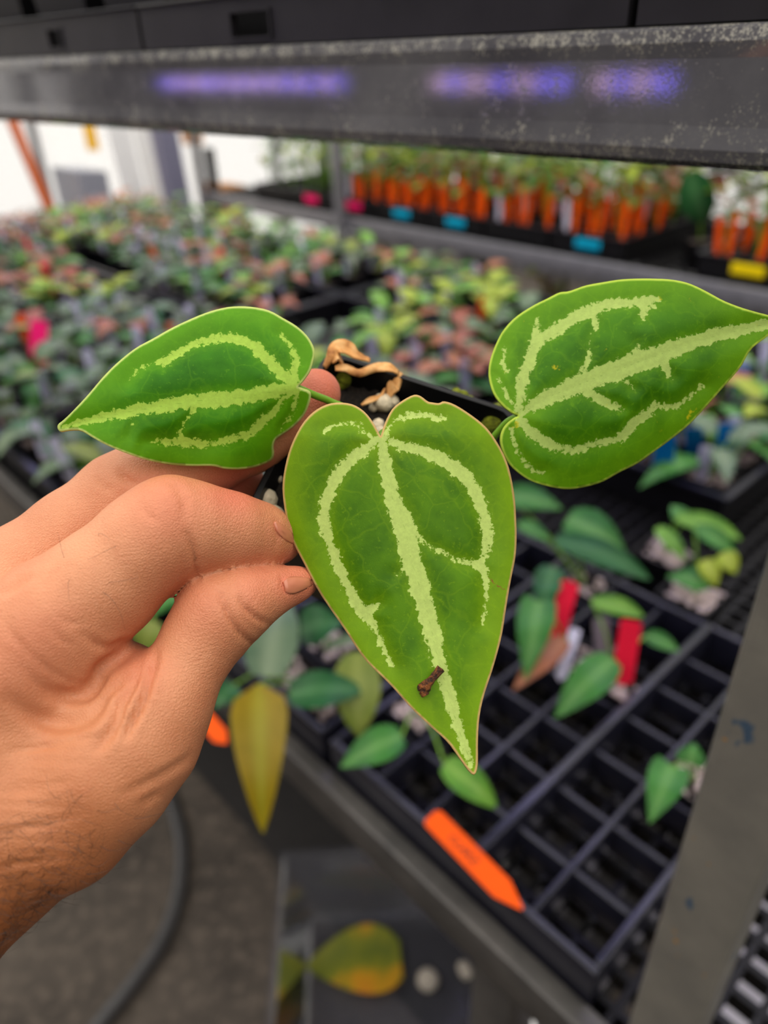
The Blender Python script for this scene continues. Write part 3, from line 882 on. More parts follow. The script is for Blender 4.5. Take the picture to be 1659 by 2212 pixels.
V2v = [[(823,944,9),(830,990,12),(845,1067,15),(874,1140,23),(886,1200,19),(904,1260,21),(918,1301,18),(930,1352,17),(941,1402,15),(952,1443,12),(970,1504,12),(984,1554,10),(1002,1605,7),(1019,1655,3)],
 [(822,946,6),(793,967,9),(762,990,12),(731,1025,13),(712,1060,11),(703,1098,12),(703,1137,11),(710,1168,9),(720,1198,9),(735,1233,9),(751,1265,10),(765,1295,10),(782,1322,11),(807,1352,6),(822,1387,4),(835,1413,3),(847,1438,1)],
 [(782,1325,9),(802,1318,5),(817,1304,2)],
 [(825,946,6),(878,967,9),(924,978,11),(963,998,13),(998,1025,14),(1021,1056,12),(1036,1083,11),(1048,1121,9),(1050,1152,8),(1046,1183,7),(1042,1210,5),(1034,1222,5)],
 [(1044,1085,5),(1056,1130,4),(1060,1165,5),(1054,1200,3)],
 [(890,1150,8),(920,1173,2),(955,1193,2),(994,1212,4),(1034,1222,6),(1048,1249,6),(1050,1283,4),(1049,1300,3),(1042,1352,-1)],
 [(815,950,2),(791,936,2),(770,917,2),(739,915,0),(701,930,0)],
 [(828,944,4),(847,913,2),(878,901,5),(913,897,4),(940,903,4),(959,903,3)],
 [(860,1240,1),(872,1228,6),(885,1215,8)]]
def dep2(x, y):
    s = (y - 940) / 730.0
    cx = 823 + 205 * s
    t = (x - cx) / 250.0
    return 0.1655 - 0.008 * s - 0.006 * np.clip(s - 0.55, 0, 1) + 0.0055 * t * t + 0.0025 * np.clip(-s, 0, 1) / 0.12
L1 = [(643,836),(656,821),(671,798),(679,767),(677,748),(663,725),(640,704),(613,688),(582,671),(544,663),(505,662),(470,668),(436,679),(401,694),(366,711),(331,731),(293,752),(254,783),(223,814),(189,854),(158,887),(135,910),(124,921),(130,931),(146,929),(173,929),(200,945),(227,960),(262,975),(301,989),(339,999),(378,1005),(416,1007),(459,1007),(486,1013),(517,1014),(548,1010),(575,1001),(588,993),(592,980),(591,964),(596,949),(613,937),(636,920),(656,898),(667,875),(672,854),(667,845),(656,841)]
V1v = [[(641,836,4),(602,844,12),(563,851,14),(524,859,15),(447,864,15),(370,874,12),(293,887,10),(216,903,7),(158,917,4),(128,924,2)],
 [(640,836,5),(602,802,10),(563,763,10),(536,742,10),(494,731,8),(447,735,7),(409,748,5),(362,775,6),(331,783,1),(293,798,2)],
 [(331,783,1),(310,792,2),(293,799,2)],[(362,778,5),(350,790,1)],[(300,798,2),(284,812,3),(277,826,2)],
 [(638,838,5),(605,871,6),(578,902,8),(548,929,8),(517,945,8),(478,954,6),(440,960,6),(401,956,8),(370,954,5),(316,954,1)],
 [(385,938,2),(394,950,6)],[(420,879,6),(401,910,-1),(388,937,0)],[(289,895,4),(279,941,-3)],
 [(640,834,5),(636,802,5),(640,775,6),(630,748,3),(605,723,0)],
 [(642,842,5),(640,856,4),(632,891,1),(609,925,-1)]]
def dep1(x, y):
    s = (642 - x) / 520.0
    cy = 836 + 88 * s
    t = (y - cy) / 170.0
    return 0.171 - 0.012 * s + 0.004 * t * t + 0.007 * np.clip(t, 0, 1.2) * np.clip(1 - s * 1.6, 0, 1) + 0.0018 * np.sin((x - 560) / 40.0) * np.clip(t, 0, 1)
L3 = [(1120,898),(1107,892),(1085,875),(1066,849),(1057,819),(1056,793),(1062,767),(1074,737),(1089,711),(1115,684),(1152,660),(1182,645),(1208,632),(1230,629),(1264,617),(1301,610),(1339,604),(1376,602),(1413,602),(1450,604),(1488,612),(1525,629),(1562,649),(1600,664),(1637,675),(1662,682),(1690,698),(1659,726),(1622,755),(1600,793),(1562,837),(1525,879),(1488,918),(1450,949),(1413,976),(1376,1002),(1339,1020),(1301,1041),(1264,1052),(1227,1057),(1189,1052),(1152,1041),(1126,1026),(1100,1002),(1085,972),(1081,946),(1089,923),(1107,905)]
V3v = [[(1121,897,4),(1152,878,11),(1189,856,15),(1227,841,17),(1264,826,21),(1301,811,20),(1339,798,20),(1376,783,21),(1413,770,20),(1450,756,17),(1488,744,16),(1525,732,14),(1562,722,13),(1600,713,11),(1637,704,10),(1678,698,4)],
 [(1121,896,5),(1124,849,8),(1130,819,10),(1143,781,11),(1156,748,11),(1178,726,12),(1208,707,12),(1241,688,12),(1279,670,11),(1316,658,8),(1357,655,7),(1387,651,9),(1417,647,4)],
 [(1284,677,6),(1286,707,3),(1275,733,-1),(1273,770,3),(1260,800,4)],[(1391,656,8),(1388,684,3)],[(1391,672,5),(1412,662,3)],[(1156,735,7),(1159,692,1)],
 [(1121,898,5),(1137,923,9),(1163,946,9),(1200,964,8),(1234,972,7),(1271,964,5),(1309,953,6),(1346,942,6),(1368,916,8),(1398,893,8),(1413,871,3)],
 [(1398,893,6),(1424,878,4),(1462,877,3),(1518,834,1)],
 [(1270,845,12),(1300,866,8),(1346,884,2)],[(1430,780,10),(1449,813,3)],[(1353,824,3),(1366,838,3)],[(1376,780,10),(1377,745,1)],
 [(1092,752,1),(1085,781,3),(1096,800,1)],[(1074,811,1),(1092,850,2),(1118,890,3)],[(1103,927,2),(1111,961,3),(1126,990,3),(1152,1017,2),(1171,1022,3)]]
def dep3(x, y):
    s = (x - 1120) / 560.0
    cy = 897 - 199 * s
    t = (y - cy) / 200.0
    return 0.1735 - 0.004 * s + 0.005 * t * t + 0.004 * s * t
petal_leaf('leaf', L2, V2v, dep2, 'front leaf with a torn top edge and brown rim', MA)
petal_leaf('leaf', L1, V1v, dep1, 'left leaf with a wavy lower edge', MBm)
petal_leaf('leaf', L3, V3v, dep3, 'right leaf with yellow specks, tip leaving the picture', MC)
m = NT('petiole'); m.color(srgb(112, 160, 36)); m.set(Roughness=0.4); M['petiole'] = m.m
for pts in ([(643, 838, .1725), (680, 854, .176), (715, 868, .180), (770, 900, .184), (840, 1000, .196)],
            [(1119, 899, .175), (1096, 912, .178), (1072, 938, .181), (1030, 985, .186), (930, 1040, .195)],
            [(823, 944, .167), (830, 935, .175), (846, 960, .185), (870, 1020, .196)]):
    q = spline([P(*p) for p in pts], 24)
    v, f = tube(q, 0.0009, 10); mesh('petiole', v, f, M['petiole'], plant)
# pot: the mouth is a tilted square
BL, BR, FL = P(706, 754, .205), P(1128, 890, .200), P(523, 1112, .178)
ex = BR - BL; ey = FL - BL
ex_l = np.linalg.norm(ex); exn = ex / ex_l
eyn = ey - exn * (ey @ exn); ey_l = np.linalg.norm(eyn); eyn /= ey_l
nn = np.cross(exn, eyn)
if nn @ (C - BL) < 0: nn = -nn
pc = BL + exn * ex_l / 2 + eyn * ey_l / 2
hx, hy = ex_l / 2, ey_l / 2
def sq(hx, hy, z, rr=0.005, n=4):
    out = []
    for (sx, sy, a0) in ((1, 1, 0), (-1, 1, 90), (-1, -1, 180), (1, -1, 270)):
        for k in range(n + 1):
            a = math.radians(a0 + 90 * k / n)
            out.append(pc + exn * (sx * (hx - rr) + rr * math.cos(a)) + eyn * (sy * (hy - rr) + rr * math.sin(a)) + nn * z)
    return out
rings = [sq(hx * .70, hy * .70, -.058), sq(hx * .93, hy * .93, -.011), sq(hx, hy, -.0105), sq(hx, hy, -.0004), sq(hx - .0004, hy - .0004, 0), sq(hx - .0016, hy - .0016, 0), sq(hx - .0018, hy - .0018, -.002), sq(hx * .9, hy * .9, -.012), sq(hx * .68, hy * .68, -.056)]
nr = len(rings[0]); v = [p for r_ in rings for p in r_]; f = []
for i in range(len(rings) - 1):
    for k in range(nr): f.append((i * nr + k, i * nr + (k + 1) % nr, (i + 1) * nr + (k + 1) % nr, (i + 1) * nr + k))
f.append(tuple(range(nr))[::-1]); f.append(tuple((len(rings) - 1) * nr + k for k in range(nr)))
mesh('pot', v, f, M['black_plastic'], plant, smooth=False)
# soil heap
v, f = [], []; N = 36
for i in range(N + 1):
    for j in range(N + 1):
        a, b = i / N * 2 - 1, j / N * 2 - 1
        z = -.0085 + .0012 * math.sin(7 * a + 2 * b) * math.cos(5 * b) + rng.uniform(-.0009, .0009)
        v.append(pc + exn * a * (hx * .925) + eyn * b * (hy * .925) + nn * z)
for i in range(N):
    for j in range(N): f.append((i * (N + 1) + j, (i + 1) * (N + 1) + j, (i + 1) * (N + 1) + j + 1, i * (N + 1) + j + 1))
mesh('soil', v, f, M['soil'], plant)
def lump(center, r, seed, name, mat, parent, squash=(1, 1, 1), sub=2):
    bm = bmesh.new(); bmesh.ops.create_icosphere(bm, subdivisions=sub, radius=1.0)
    rg = np.random.default_rng(seed); dirs = rg.normal(size=(9, 3)); dirs /= np.linalg.norm(dirs, axis=1)[:, None]
    amp = rg.uniform(-.28, .22, 9)
    vs_ = np.array([tuple(q.co) for q in bm.verts]); fs = [[q.index for q in fc.verts] for fc in bm.faces]; bm.free()
    k = 1 + (amp * np.clip(vs_ @ dirs.T, 0, 1) ** 3).sum(1)
    vs_ = vs_ * k[:, None] * np.array(squash) * r + np.asarray(center)
    return mesh(name, vs_, fs, mat, parent)
def on_soil(x, y, up=0.0):
    d = ray(x, y); t = ((pc + nn * (-.0085 + up) - C) @ nn) / (d @ nn); return C + d * t
for i, (x, y, r) in enumerate(((574, 1083, .0028), (593, 1113, .0024), (601, 1034, .0010), (826, 872, .0026), (844, 868, .0019), (816, 918, .0017), (822, 932, .0015), (610, 1122, .0016), (806, 880, .0012))):
    lump(on_soil(x, y, r * .8), r * 1.15, i, 'perlite', M['perlite'], plant)
for i, (x, y, r) in enumerate(((742, 822, .0019), (735, 832, .0013), (1075, 908, .0030), (1060, 915, .0022), (1090, 902, .0022), (1012, 868, .0013), (985, 850, .0012), (962, 862, .0012), (800, 815, .0009), (1000, 855, .0012), (868, 850, .0010), (884, 848, .0010))):
    lump(on_soil(x, y, r * .9), r * 1.5, 40 + i, 'moss_clump', M['moss'], plant)
def ribbon(name, pts, w, parent, mat, seed, nrm=None):
    q = spline(pts, 26); rg = np.random.default_rng(seed)
    T = np.gradient(q, axis=0); T /= np.linalg.norm(T, axis=1)[:, None]
    v, f = [], []
    for i, p in enumerate(q):
        s = i / (len(q) - 1)
        side = np.cross(T[i], nn); side /= np.linalg.norm(side)
        ww = w * (0.25 + 0.75 * math.sin(math.pi * min(1, max(0, s * .9 + .06)))) * (1 + .18 * math.sin(9 * s + seed))
        for j in range(5):
            c = j / 4 * 2 - 1
            v.append(p + side * c * ww * .5 + nn * (ww * .35 * (c * c) * math.cos(5 * s + seed) + rg.uniform(-1, 1) * w * .04))
    for i in range(len(q) - 1):
        for j in range(4): f.append((i * 5 + j, i * 5 + j + 1, i * 5 + j + 6, i * 5 + j + 5))
    o = mesh(name, v, f, mat, parent); s = o.modifiers.new('solid', 'SOLIDIFY'); s.thickness = .0004
    return o
dl = empty('dried_leaf', on_soil(790, 800, .005)); dl.location = (np.array(dl.location) - org(plant)).tolist(); dl.parent = plant
tag(dl, 'curled brown dried leaf along the pot rim')
def osl(*a): return [on_soil(x, y, u) for (x, y, u) in a]
ribbon('blade', osl((724, 796, .010), (748, 793, .0105), (776, 801, .010), (810, 790, .010), (840, 794, .0105), (862, 806, .009)), .0034, dl, M['dry'], 1)
ribbon('blade', osl((864, 803, .009), (858, 822, .008), (848, 838, .006), (836, 862, .003)), .0036, dl, M['dry'], 2)
ribbon('blade', osl((700, 792, .009), (712, 770, .012), (726, 752, .013), (748, 756, .012), (770, 768, .0115), (800, 777, .0105)), .0040, dl, M['dry'], 3)
ribbon('blade', osl((716, 782, .011), (730, 770, .0125), (742, 784, .010)), .0030, dl, M['dry'], 4)
ribbon('blade', osl((780, 874, .003), (800, 865, .004), (822, 854, .005), (832, 838, .006)), .0014, dl, M['dry'], 5)
# bark chip lying on the front leaf
chip = empty('bark_chip', P(930, 1473, 0.1545))
tag(chip, 'small brown and black bark chip lying on the tip of the front leaf', 'bark chip')
def chip_piece(p0, p1, w, t, seed, name, label):
    rg = np.random.default_rng(seed); a = np.array(p0, float); b = np.array(p1, float); v, f = [], []
    dr = (b - a) / np.linalg.norm(b - a); sd = np.array([-dr[1], dr[0]])
    for i in range(9):
        s = i / 8; c = a + (b - a) * s; ww = w * (0.8 + .25 * math.sin(4 * s + seed)) + rg.uniform(-1.5, 1.5)
        for (k, h) in ((-1, 0), (-.75, .8), (-.1, 1), (.6, .85), (1, .1), (.5, -.1), (-.5, -.1)):
            q = c + sd * ww * k + rg.uniform(-1.2, 1.2, 2)
            d = float(dep2(q[0], q[1])) - .0012
            v.append(P(q[0], q[1], d - max(0, h) * t - rg.uniform(0, .0002)))
    for i in range(8):
        for k in range(7): f.append((i * 7 + k, i * 7 + (k + 1) % 7, i * 7 + 7 + (k + 1) % 7, i * 7 + 7 + k))
    f.append(tuple(range(7))); f.append(tuple(56 + k for k in range(7)))
    tag(mesh(name, v, f, M['chip'], chip, smooth=False), label)
chip_piece((953, 1443), (915, 1488), 14, .0017, 3, 'shard', 'orange brown shard')
chip_piece((906, 1478), (920, 1503), 10, .0013, 5, 'shard', 'dark grey end of the chip')

# ------------------------------------------------------------------ trays, pots, plants and tags on the bench
def blade(base, tip, width, nh, shape='ovate', fold=0.18, droop=0.12, n=10):
    """a leaf blade from base to tip; returns verts, faces, mid attribute"""
    base, tip = np.asarray(base, float), np.asarray(tip, float)
    ax = tip - base; L = np.linalg.norm(ax); ax /= L
    nh = np.asarray(nh, float); nh = nh - ax * (nh @ ax); nh /= np.linalg.norm(nh) + 1e-9
    sd = np.cross(ax, nh)
    v, f, mid = [], [], []
    for i in range(n + 1):
        s = i / n
        if shape == 'heart':
            w = math.sin(math.pi * min(1, 0.10 + 0.90 * s) ** 0.62) ** 0.8 * (1 - 0.25 * s)
        elif shape == 'spear':
            w = (math.sin(math.pi * min(1, 0.10 + 0.90 * s) ** 0.55) ** 0.75) * (1 - 0.12 * s) * min(1, (s / 0.12) ** 0.55 if s > 0 else 0.12)
        elif shape == 'long':
            w = math.sin(math.pi * min(1, 0.06 + 0.94 * s) ** 0.8) ** 0.75
        else:
            w = math.sin(math.pi * min(1, 0.07 + 0.93 * s) ** 0.68) ** 0.85
        w = max(0.0, w) if i < n else 0.02
        for j in range(-2, 3):
            c = j / 2
            back = -0.06 * L * abs(c) * (1 if (shape == 'heart' and s < 0.15) else 0)
            v.append(base + ax * (s * L + back) + sd * (c * w * width / 2)
                     + nh * (fold * abs(c) * w * width / 2 + droop * L * math.sin(math.pi * s) * 1.0))
            mid.append(1.0 if j == 0 else 0.0)
    for i in range(n):
        for j in range(4): f.append((i * 5 + j, i * 5 + j + 1, i * 5 + j + 6, i * 5 + j + 5))
    return v, f, mid
def square_pot(s, h, name, mat, parent, rot=0.0, local=True, at=(0, 0, 0)):
    v, f = [], []
    rr = [(s * .76, 0), (s * .95, h - .010), (s, h - .010), (s, h), (s - .0022, h), (s * .9, h - .010), (s * .72, .003)]
    for (q, z) in rr:
        for (a, b) in ((-1, -1), (1, -1), (1, 1), (-1, 1)): v.append((a * q + at[0], b * q + at[1], z + at[2]))
    for i in range(len(rr) - 1):
        for k in range(4): f.append((i * 4 + k, i * 4 + (k + 1) % 4, i * 4 + 4 + (k + 1) % 4, i * 4 + 4 + k))
    f.append((3, 2, 1, 0)); n = (len(rr) - 1) * 4; f.append((n, n + 1, n + 2, n + 3))
    return mesh(name, v, f, mat, parent, False, None, local)
def grit_patch(s, z, parent, seed, mat='grit', local=True):
    rg = np.random.default_rng(seed); N = 8; v, f = [], []
    for i in range(N + 1):
        for j in range(N + 1):
            v.append(((i / N * 2 - 1) * s, (j / N * 2 - 1) * s, z + rg.uniform(-.002, .0025)))
    for i in range(N):
        for j in range(N): f.append((i * (N + 1) + j, (i + 1) * (N + 1) + j, (i + 1) * (N + 1) + j + 1, i * (N + 1) + j + 1))
    return mesh('soil', v, f, M[mat], parent, True, None, local)
def pebbles(s, z, parent, seed, n, rmin=.0025, rmax=.005):
    """pale perlite grains heaped on the soil, one part"""
    rg = np.random.default_rng(seed); mb = MB()
    bm = bmesh.new(); bmesh.ops.create_icosphere(bm, subdivisions=1, radius=1.0)
    iv = np.array([tuple(q.co) for q in bm.verts]); fs = [[q.index for q in fc.verts] for fc in bm.faces]; bm.free()
    for k in range(n):
        r = rg.uniform(rmin, rmax)
        c = np.array([rg.uniform(-s, s), rg.uniform(-s, s), z + r * .4])
        mb.add(iv * r * rg.uniform(.7, 1.25, (len(iv), 1)) + c, fs)
    return tag(mb.build('perlite', M['perlite_far'], parent, True, True), kind='stuff')
CELL = 0.0542
def cell_tray(u0, v0, nu, nv, label, high=None):
    """open tray of square cells: rim, every divider, base rails"""
    root = empty('cell_tray', B(u0 + nu * CELL / 2, v0 + nv * CELL / 2, BZ))
    tag(root, label, 'tray')
    zt = BZ + 0.046
    u1, v1 = u0 + nu * CELL, v0 + nv * CELL
    mb = MB(); t = .0035
    for (a, b, c, d) in ((u0 - t, u1 + t, v0 - t, v0 + t), (u0 - t, u1 + t, v1 - t, v1 + t), (u0 - t, u0 + t, v0 + t, v1 - t), (u1 - t, u1 + t, v0 + t, v1 - t)):
        mb.bbox(a, b, c, d, BZ + .001, zt)
    mb.build('rim', M['tray_plastic'], root, bevel=0.0025, seg=3)
    for i in range(1, nu):
        u = u0 + i * CELL
        hi_ = .006 if i == high else -.004
        tk = .0042 if i == high else .0028
        MB().bbox(u - tk, u + tk, v0 + t, v1 - t, BZ + .006, zt + hi_).build('divider', M['tray_plastic'], root, bevel=0.002)
    for j in range(1, nv):
        v = v0 + j * CELL
        MB().bbox(u0 + t, u1 - t, v - .0026, v + .0026, BZ + .006, zt - .008).build('cross_divider', M['tray_plastic'], root, bevel=0.002)
    return root
cell_tray(0.103, 0.266, 5, 7, 'dark blue grey cell tray beside the front post with many empty cells', 2)
cell_tray(0.392, 0.266, 5, 7, 'dark blue grey cell tray behind the thumb holding green and yellow seedlings')
def cellc(x, y, z=0.925):
    u, v = uvof(PZ(x, y, z))
    for a in (0.103, 0.392):
        if a - .02 <= u < a + 5 * CELL + .01:
            i = min(4, max(0, int((u - a) / CELL))); j = min(6, max(0, int((v - .266) / CELL)))
            return a + (i + .5) * CELL, .266 + (j + .5) * CELL
    return u, v
TAKEN = []
def seedling(label, soilpx, leaves, group=None, snap=True, grit=26, size=.0245, h=.046, cat='plant'):
    """hand placed plant: pot in its cell, soil, perlite, petioles and blades traced from the photograph"""
    u, v = cellc(*soilpx) if snap else uvof(PZ(soilpx[0], soilpx[1], BZ + h))
    for (a, b) in TAKEN:
        if abs(a - u) < .05 and abs(b - v) < .05: print('POT CLASH', label, u, v)
    TAKEN.append((u, v))
    root = empty('seedling_pot', B(u, v, BZ + .001))
    tag(root, label, cat, group)
    holder = B(u, v, BZ + .001)
    pv_, pf_ = [], []
    rr = [(size * .76, 0), (size * .95, h - .010), (size, h - .010), (size, h), (size - .0022, h), (size * .9, h - .010), (size * .72, .003)]
    for (q, z) in rr:
        for (a, b) in ((-1, -1), (1, -1), (1, 1), (-1, 1)): pv_.append(holder + D1 * a * q + D2 * b * q + UP * z)
    for i in range(len(rr) - 1):
        for k in range(4): pf_.append((i * 4 + k, i * 4 + (k + 1) % 4, i * 4 + 4 + (k + 1) % 4, i * 4 + 4 + k))
    pf_.append((3, 2, 1, 0)); nn_ = (len(rr) - 1) * 4; pf_.append((nn_, nn_ + 1, nn_ + 2, nn_ + 3))
    mesh('pot', pv_, pf_, M['black_plastic'], root, False)
    seed = int(abs(u * 1000 + v * 7777))
    s = grit_patch(size * .88, h - .009, root, seed, 'soil'); s.rotation_euler = (0, 0, BROT)
    if grit:
        s = pebbles(size * .8, h - .008, root, seed, grit); s.rotation_euler = (0, 0, BROT)
    top = B(u, v, BZ + h - .007)
    for (bx, by, bz, tx, ty, tz, wpx, mat, shape) in leaves:
        b = PZ(bx, by, bz); t = PZ(tx, ty, tz)
        dpt = float((b - C) @ _f)
        vv_, ff_, mid = blade(b, t, wpx * dpt / FPX, (C - b) / np.linalg.norm(C - b) * .7 + UP * .6, shape)
        mesh('leaf', vv_, ff_, LM[mat], root, True, {'mid': mid})
        q = spline([top, top * .5 + b * .5 + UP * .012, b], 10)
        tv, tf = tube(q, .0012, 6); mesh('petiole', tv, tf, M['petiole'], root)
    return root
G = 'seedlings in the cell trays'
seedling('seedling with a long drooping olive yellow leaf and dull green leaves right of the thumb', (650, 1600), [
    (560, 1478, .985, 568, 1800, .905, 122, 'olive', 'spear'), (575, 1462, .985, 610, 1285, 1.0, 120, 'grey', 'ovate'),
    (625, 1500, .98, 792, 1492, .965, 84, 'deep', 'ovate')], G)
seedling('seedling with dark round leaves half hidden behind the thumb tip', (735, 1425), [
    (650, 1360, .965, 740, 1345, .97, 92, 'deep', 'ovate'), (700, 1400, .96, 850, 1370, .985, 26, 'grey', 'long')], G)
seedling('seedling with a pale olive upright leaf behind the tip of the front leaf', (800, 1520), [
    (770, 1410, .985, 775, 1592, .935, 100, 'moss', 'long')], G)
seedling('seedling with one dark green leaf pointing left in a pot of pink grit', (900, 1590), [
    (868, 1590, .955, 735, 1658, .94, 78, 'green', 'ovate'), (960, 1650, .945, 1076, 1748, .915, 70, 'bright', 'ovate')], G, grit=60)
seedling('seedling with small round leaf at the wrist side of the thumb', (520, 1490), [
    (505, 1480, .955, 462, 1530, .95, 60, 'deep', 'ovate')], G)
seedling('seedling with lime leaves seen through the gap between thumb and finger', (340, 1290), [
    (330, 1340, .98, 310, 1410, .95, 70, 'moss', 'ovate'), (390, 1270, .97, 330, 1330, .97, 60, 'green', 'ovate'), (420, 1250, .97, 380, 1320, .965, 50, 'green', 'ovate')], G)
seedling('seedling with a brown pointed leaf and two upright green leaves behind the red tag', (1215, 1400), [
    (1165, 1300, .985, 1135, 1470, .94, 84, 'green', 'heart'), (1195, 1225, .985, 1165, 1325, .96, 62, 'deep', 'ovate'),
    (1222, 1382, .96, 1108, 1492, .93, 54, 'brown', 'ovate')], G)
seedling('seedling with a broad dark leaf drooping left of the right red tag', (1310, 1480), [
    (1325, 1425, .965, 1198, 1552, .93, 82, 'green', 'ovate'), (1278, 1300, .985, 1392, 1332, .965, 44, 'bright', 'long'),
    (1395, 1372, .955, 1468, 1408, .945, 38, 'green', 'ovate')], G)
seedling('seedling with long overlapping leaves reaching right behind the front leaf', (1190, 1250), [
    (1225, 1120, 1.0, 1352, 1195, .975, 84, 'green', 'ovate'), (1200, 1165, .99, 1405, 1252, .955, 62, 'deep', 'long'),
    (1090, 1070, .995, 1215, 1100, .99, 60, 'green', 'ovate'), (1120, 1130, .99, 1190, 1170, .98, 34, 'green', 'long')], G)
seedling('loose seedling pot with a folded bright leaf over pale grit', (1440, 1190), [
    (1462, 1118, .975, 1602, 1166, .95, 46, 'bright', 'long'), (1420, 1140, .965, 1482, 1212, .945, 36, 'bright', 'long'),
    (1480, 1130, .965, 1450, 1092, .975, 38, 'green', 'ovate')], G, False, 70, .030, .05)
seedling('loose seedling pot with lime and green leaves beside the post', (1500, 1278), [
    (1500, 1140, .99, 1590, 1196, .965, 44, 'green', 'long'), (1532, 1262, .95, 1440, 1245, .945, 54, 'green', 'ovate'),
    (1520, 1210, .97, 1548, 1268, .95, 44, 'lime', 'ovate'), (1560, 1195, .975, 1590, 1240, .96, 46, 'lime', 'ovate')], G, False, 80, .030, .05)
seedling('small seedling with two heart leaves half behind the post', (1440, 1690), [
    (1452, 1655, .955, 1403, 1778, .935, 84, 'green', 'heart'), (1490, 1650, .955, 1500, 1605, .965, 62, 'green', 'heart')], G, grit=60)
# tags ------------------------------------------------------------
def tag_piece(name, label, cat, a, b, width, mat, group=None, point=0.25, thick=.0009, nh=None):
    """flat pointed plant tag with real thickness, from its blunt end a to its point b"""
    a, b = np.asarray(a, float), np.asarray(b, float)
    ax = b - a; L = np.linalg.norm(ax); ax /= L
    n0 = (C - a) if nh is None else np.asarray(nh, float)
    n0 = n0 - ax * (n0 @ ax); n0 /= np.linalg.norm(n0); sd = np.cross(ax, n0)
    w = width / 2
    out = [(0.035 * L, -w), (0, -w * .7), (0, w * .7), (0.035 * L, w), ((1 - point) * L, w), (L, w * .12), (L, -w * .12), ((1 - point) * L, -w)]
    v = [a + ax * p + sd * q + n0 * h for h in (-thick / 2, thick / 2) for (p, q) in out]
    n = len(out); f = [tuple(range(n)), tuple(range(2 * n - 1, n - 1, -1))]
    f += [(k, k + n, (k + 1) % n + n, (k + 1) % n) for k in range(n)]
    o = mesh(name, v, f, mat, None, False)
    tag(o, label, cat, group)
    return o, (a, ax, sd, n0, L)
o, fr = tag_piece('plant_tag', 'orange plant tag with dark handwriting lying on the cell tray rim', 'tag',
                  PZ(930, 1762, .9345), PZ(1128, 1964, .9345), .0170, M['orange_tag'], point=.2, nh=UP + (C - PZ(1030, 1860, .93)) * .9)
a, ax, sd, n0, L = fr
tcu = bpy.data.curves.new('handwriting', 'FONT'); tcu.body = 'CLARZ'; tcu.size = .0095; tcu.extrude = .0001
tob = bpy.data.objects.new('tmp_text', tcu); col.objects.link(tob)
bpy.context.view_layer.update()
tme = bpy.data.meshes.new_from_object(tob.evaluated_get(bpy.context.evaluated_depsgraph_get()))
tv = np.array([tuple(q.co) for q in tme.vertices]); tf = [tuple(p.vertices) for p in tme.polygons]
bpy.data.objects.remove(tob)
p0 = a + ax * (L * .24) + n0 * .00055
up_ = -sd if (-sd) @ _u > 0 else sd
wv = [p0 + ax * q[0] + up_ * (q[1] - .0035) + n0 * q[2] for q in tv]
hw = mesh('handwriting', np.array(wv) - np.array(o.location), tf, M['ink'], o, False, None, True)
tag_piece('plant_tag', 'small orange tag peeking out beside the wrist on the tray rim', 'tag', PZ(436, 1545, .93), PZ(490, 1606, .93), .015, M['orange_tag'])
tag_piece('plant_tag', 'red plant tag standing behind the brown leaf', 'tag', PZ(1232, 1256, .985), PZ(1196, 1392, .93), .0185, M['red_tag'], point=.08)
tag_piece('plant_tag', 'red plant tag leaning in the pot beside the long tray divider', 'tag', PZ(1364, 1340, .985), PZ(1342, 1480, .925), .0195, M['red_tag'], point=.08)
tag_piece('plant_tag', 'grey plant tag between the two red tags', 'tag', PZ(1298, 1335, .97), PZ(1304, 1425, .925), .016, M['grey_tag'], point=.08)
tag_piece('plant_tag', 'white plant tag leaning over the brown leaf', 'tag', PZ(1244, 1358, .965), PZ(1208, 1470, .928), .011, M['white_tag'], point=.1)
for (x0, y0, x1, y1, w, lab) in ((1440, 935, 1430, 1015, .028, 'leftmost blue tag below the right leaf'), (1498, 925, 1500, 985, .024, 'middle blue tag below the right leaf'),
                                 (1572, 915, 1560, 1000, .022, 'rightmost blue tag below the right leaf'), (1602, 790, 1596, 870, .022, 'upper blue tag at the edge of the right leaf')):
    tag_piece('plant_tag', lab, 'tag', PZ(x0, y0, 1.0), PZ(x1, y1, .94), w, M['blue_tag'], point=.1)
tag_piece('plant_tag', 'round topped bright pink tag among the dull plants at left', 'tag', PZ(84, 692, 1.035), PZ(84, 800, .955), .031, M['pink_tag'], point=.05)
# plain black trays for the rest of the bench
def plain_tray(u0, v0, lu, lv, label, group, zb=BZ, h=.055):
    root = empty('nursery_tray', B(u0 + lu / 2, v0 + lv / 2, zb + .0005))
    tag(root, label, 'tray', group)
    mb = MB(); t = .0025
    z0 = zb + .0005
    mb.bbox(u0, u0 + lu, v0, v0 + lv, z0, z0 + .002)
    for (a, b, c, d) in ((u0, u0 + lu, v0, v0 + t), (u0, u0 + lu, v0 + lv - t, v0 + lv), (u0, u0 + t, v0 + t, v0 + lv - t), (u0 + lu - t, u0 + lu, v0 + t, v0 + lv - t)):
        mb.bbox(a, b, c, d, z0 + .002, z0 + h)
    mb.build('body', M['black_plastic'], root)
    mb = MB()
    for (a, b, c, d) in ((u0 - .006, u0 + lu + .006, v0 - .006, v0 + t), (u0 - .006, u0 + lu + .006, v0 + lv - t, v0 + lv + .006), (u0 - .006, u0 + t, v0 + t, v0 + lv - t), (u0 + lu - t, u0 + lu + .006, v0 + t, v0 + lv - t)):
        mb.bbox(a, b, c, d, z0 + h, z0 + h + .004)
    mb.build('rim', M['tray_plastic'], root)
    return root
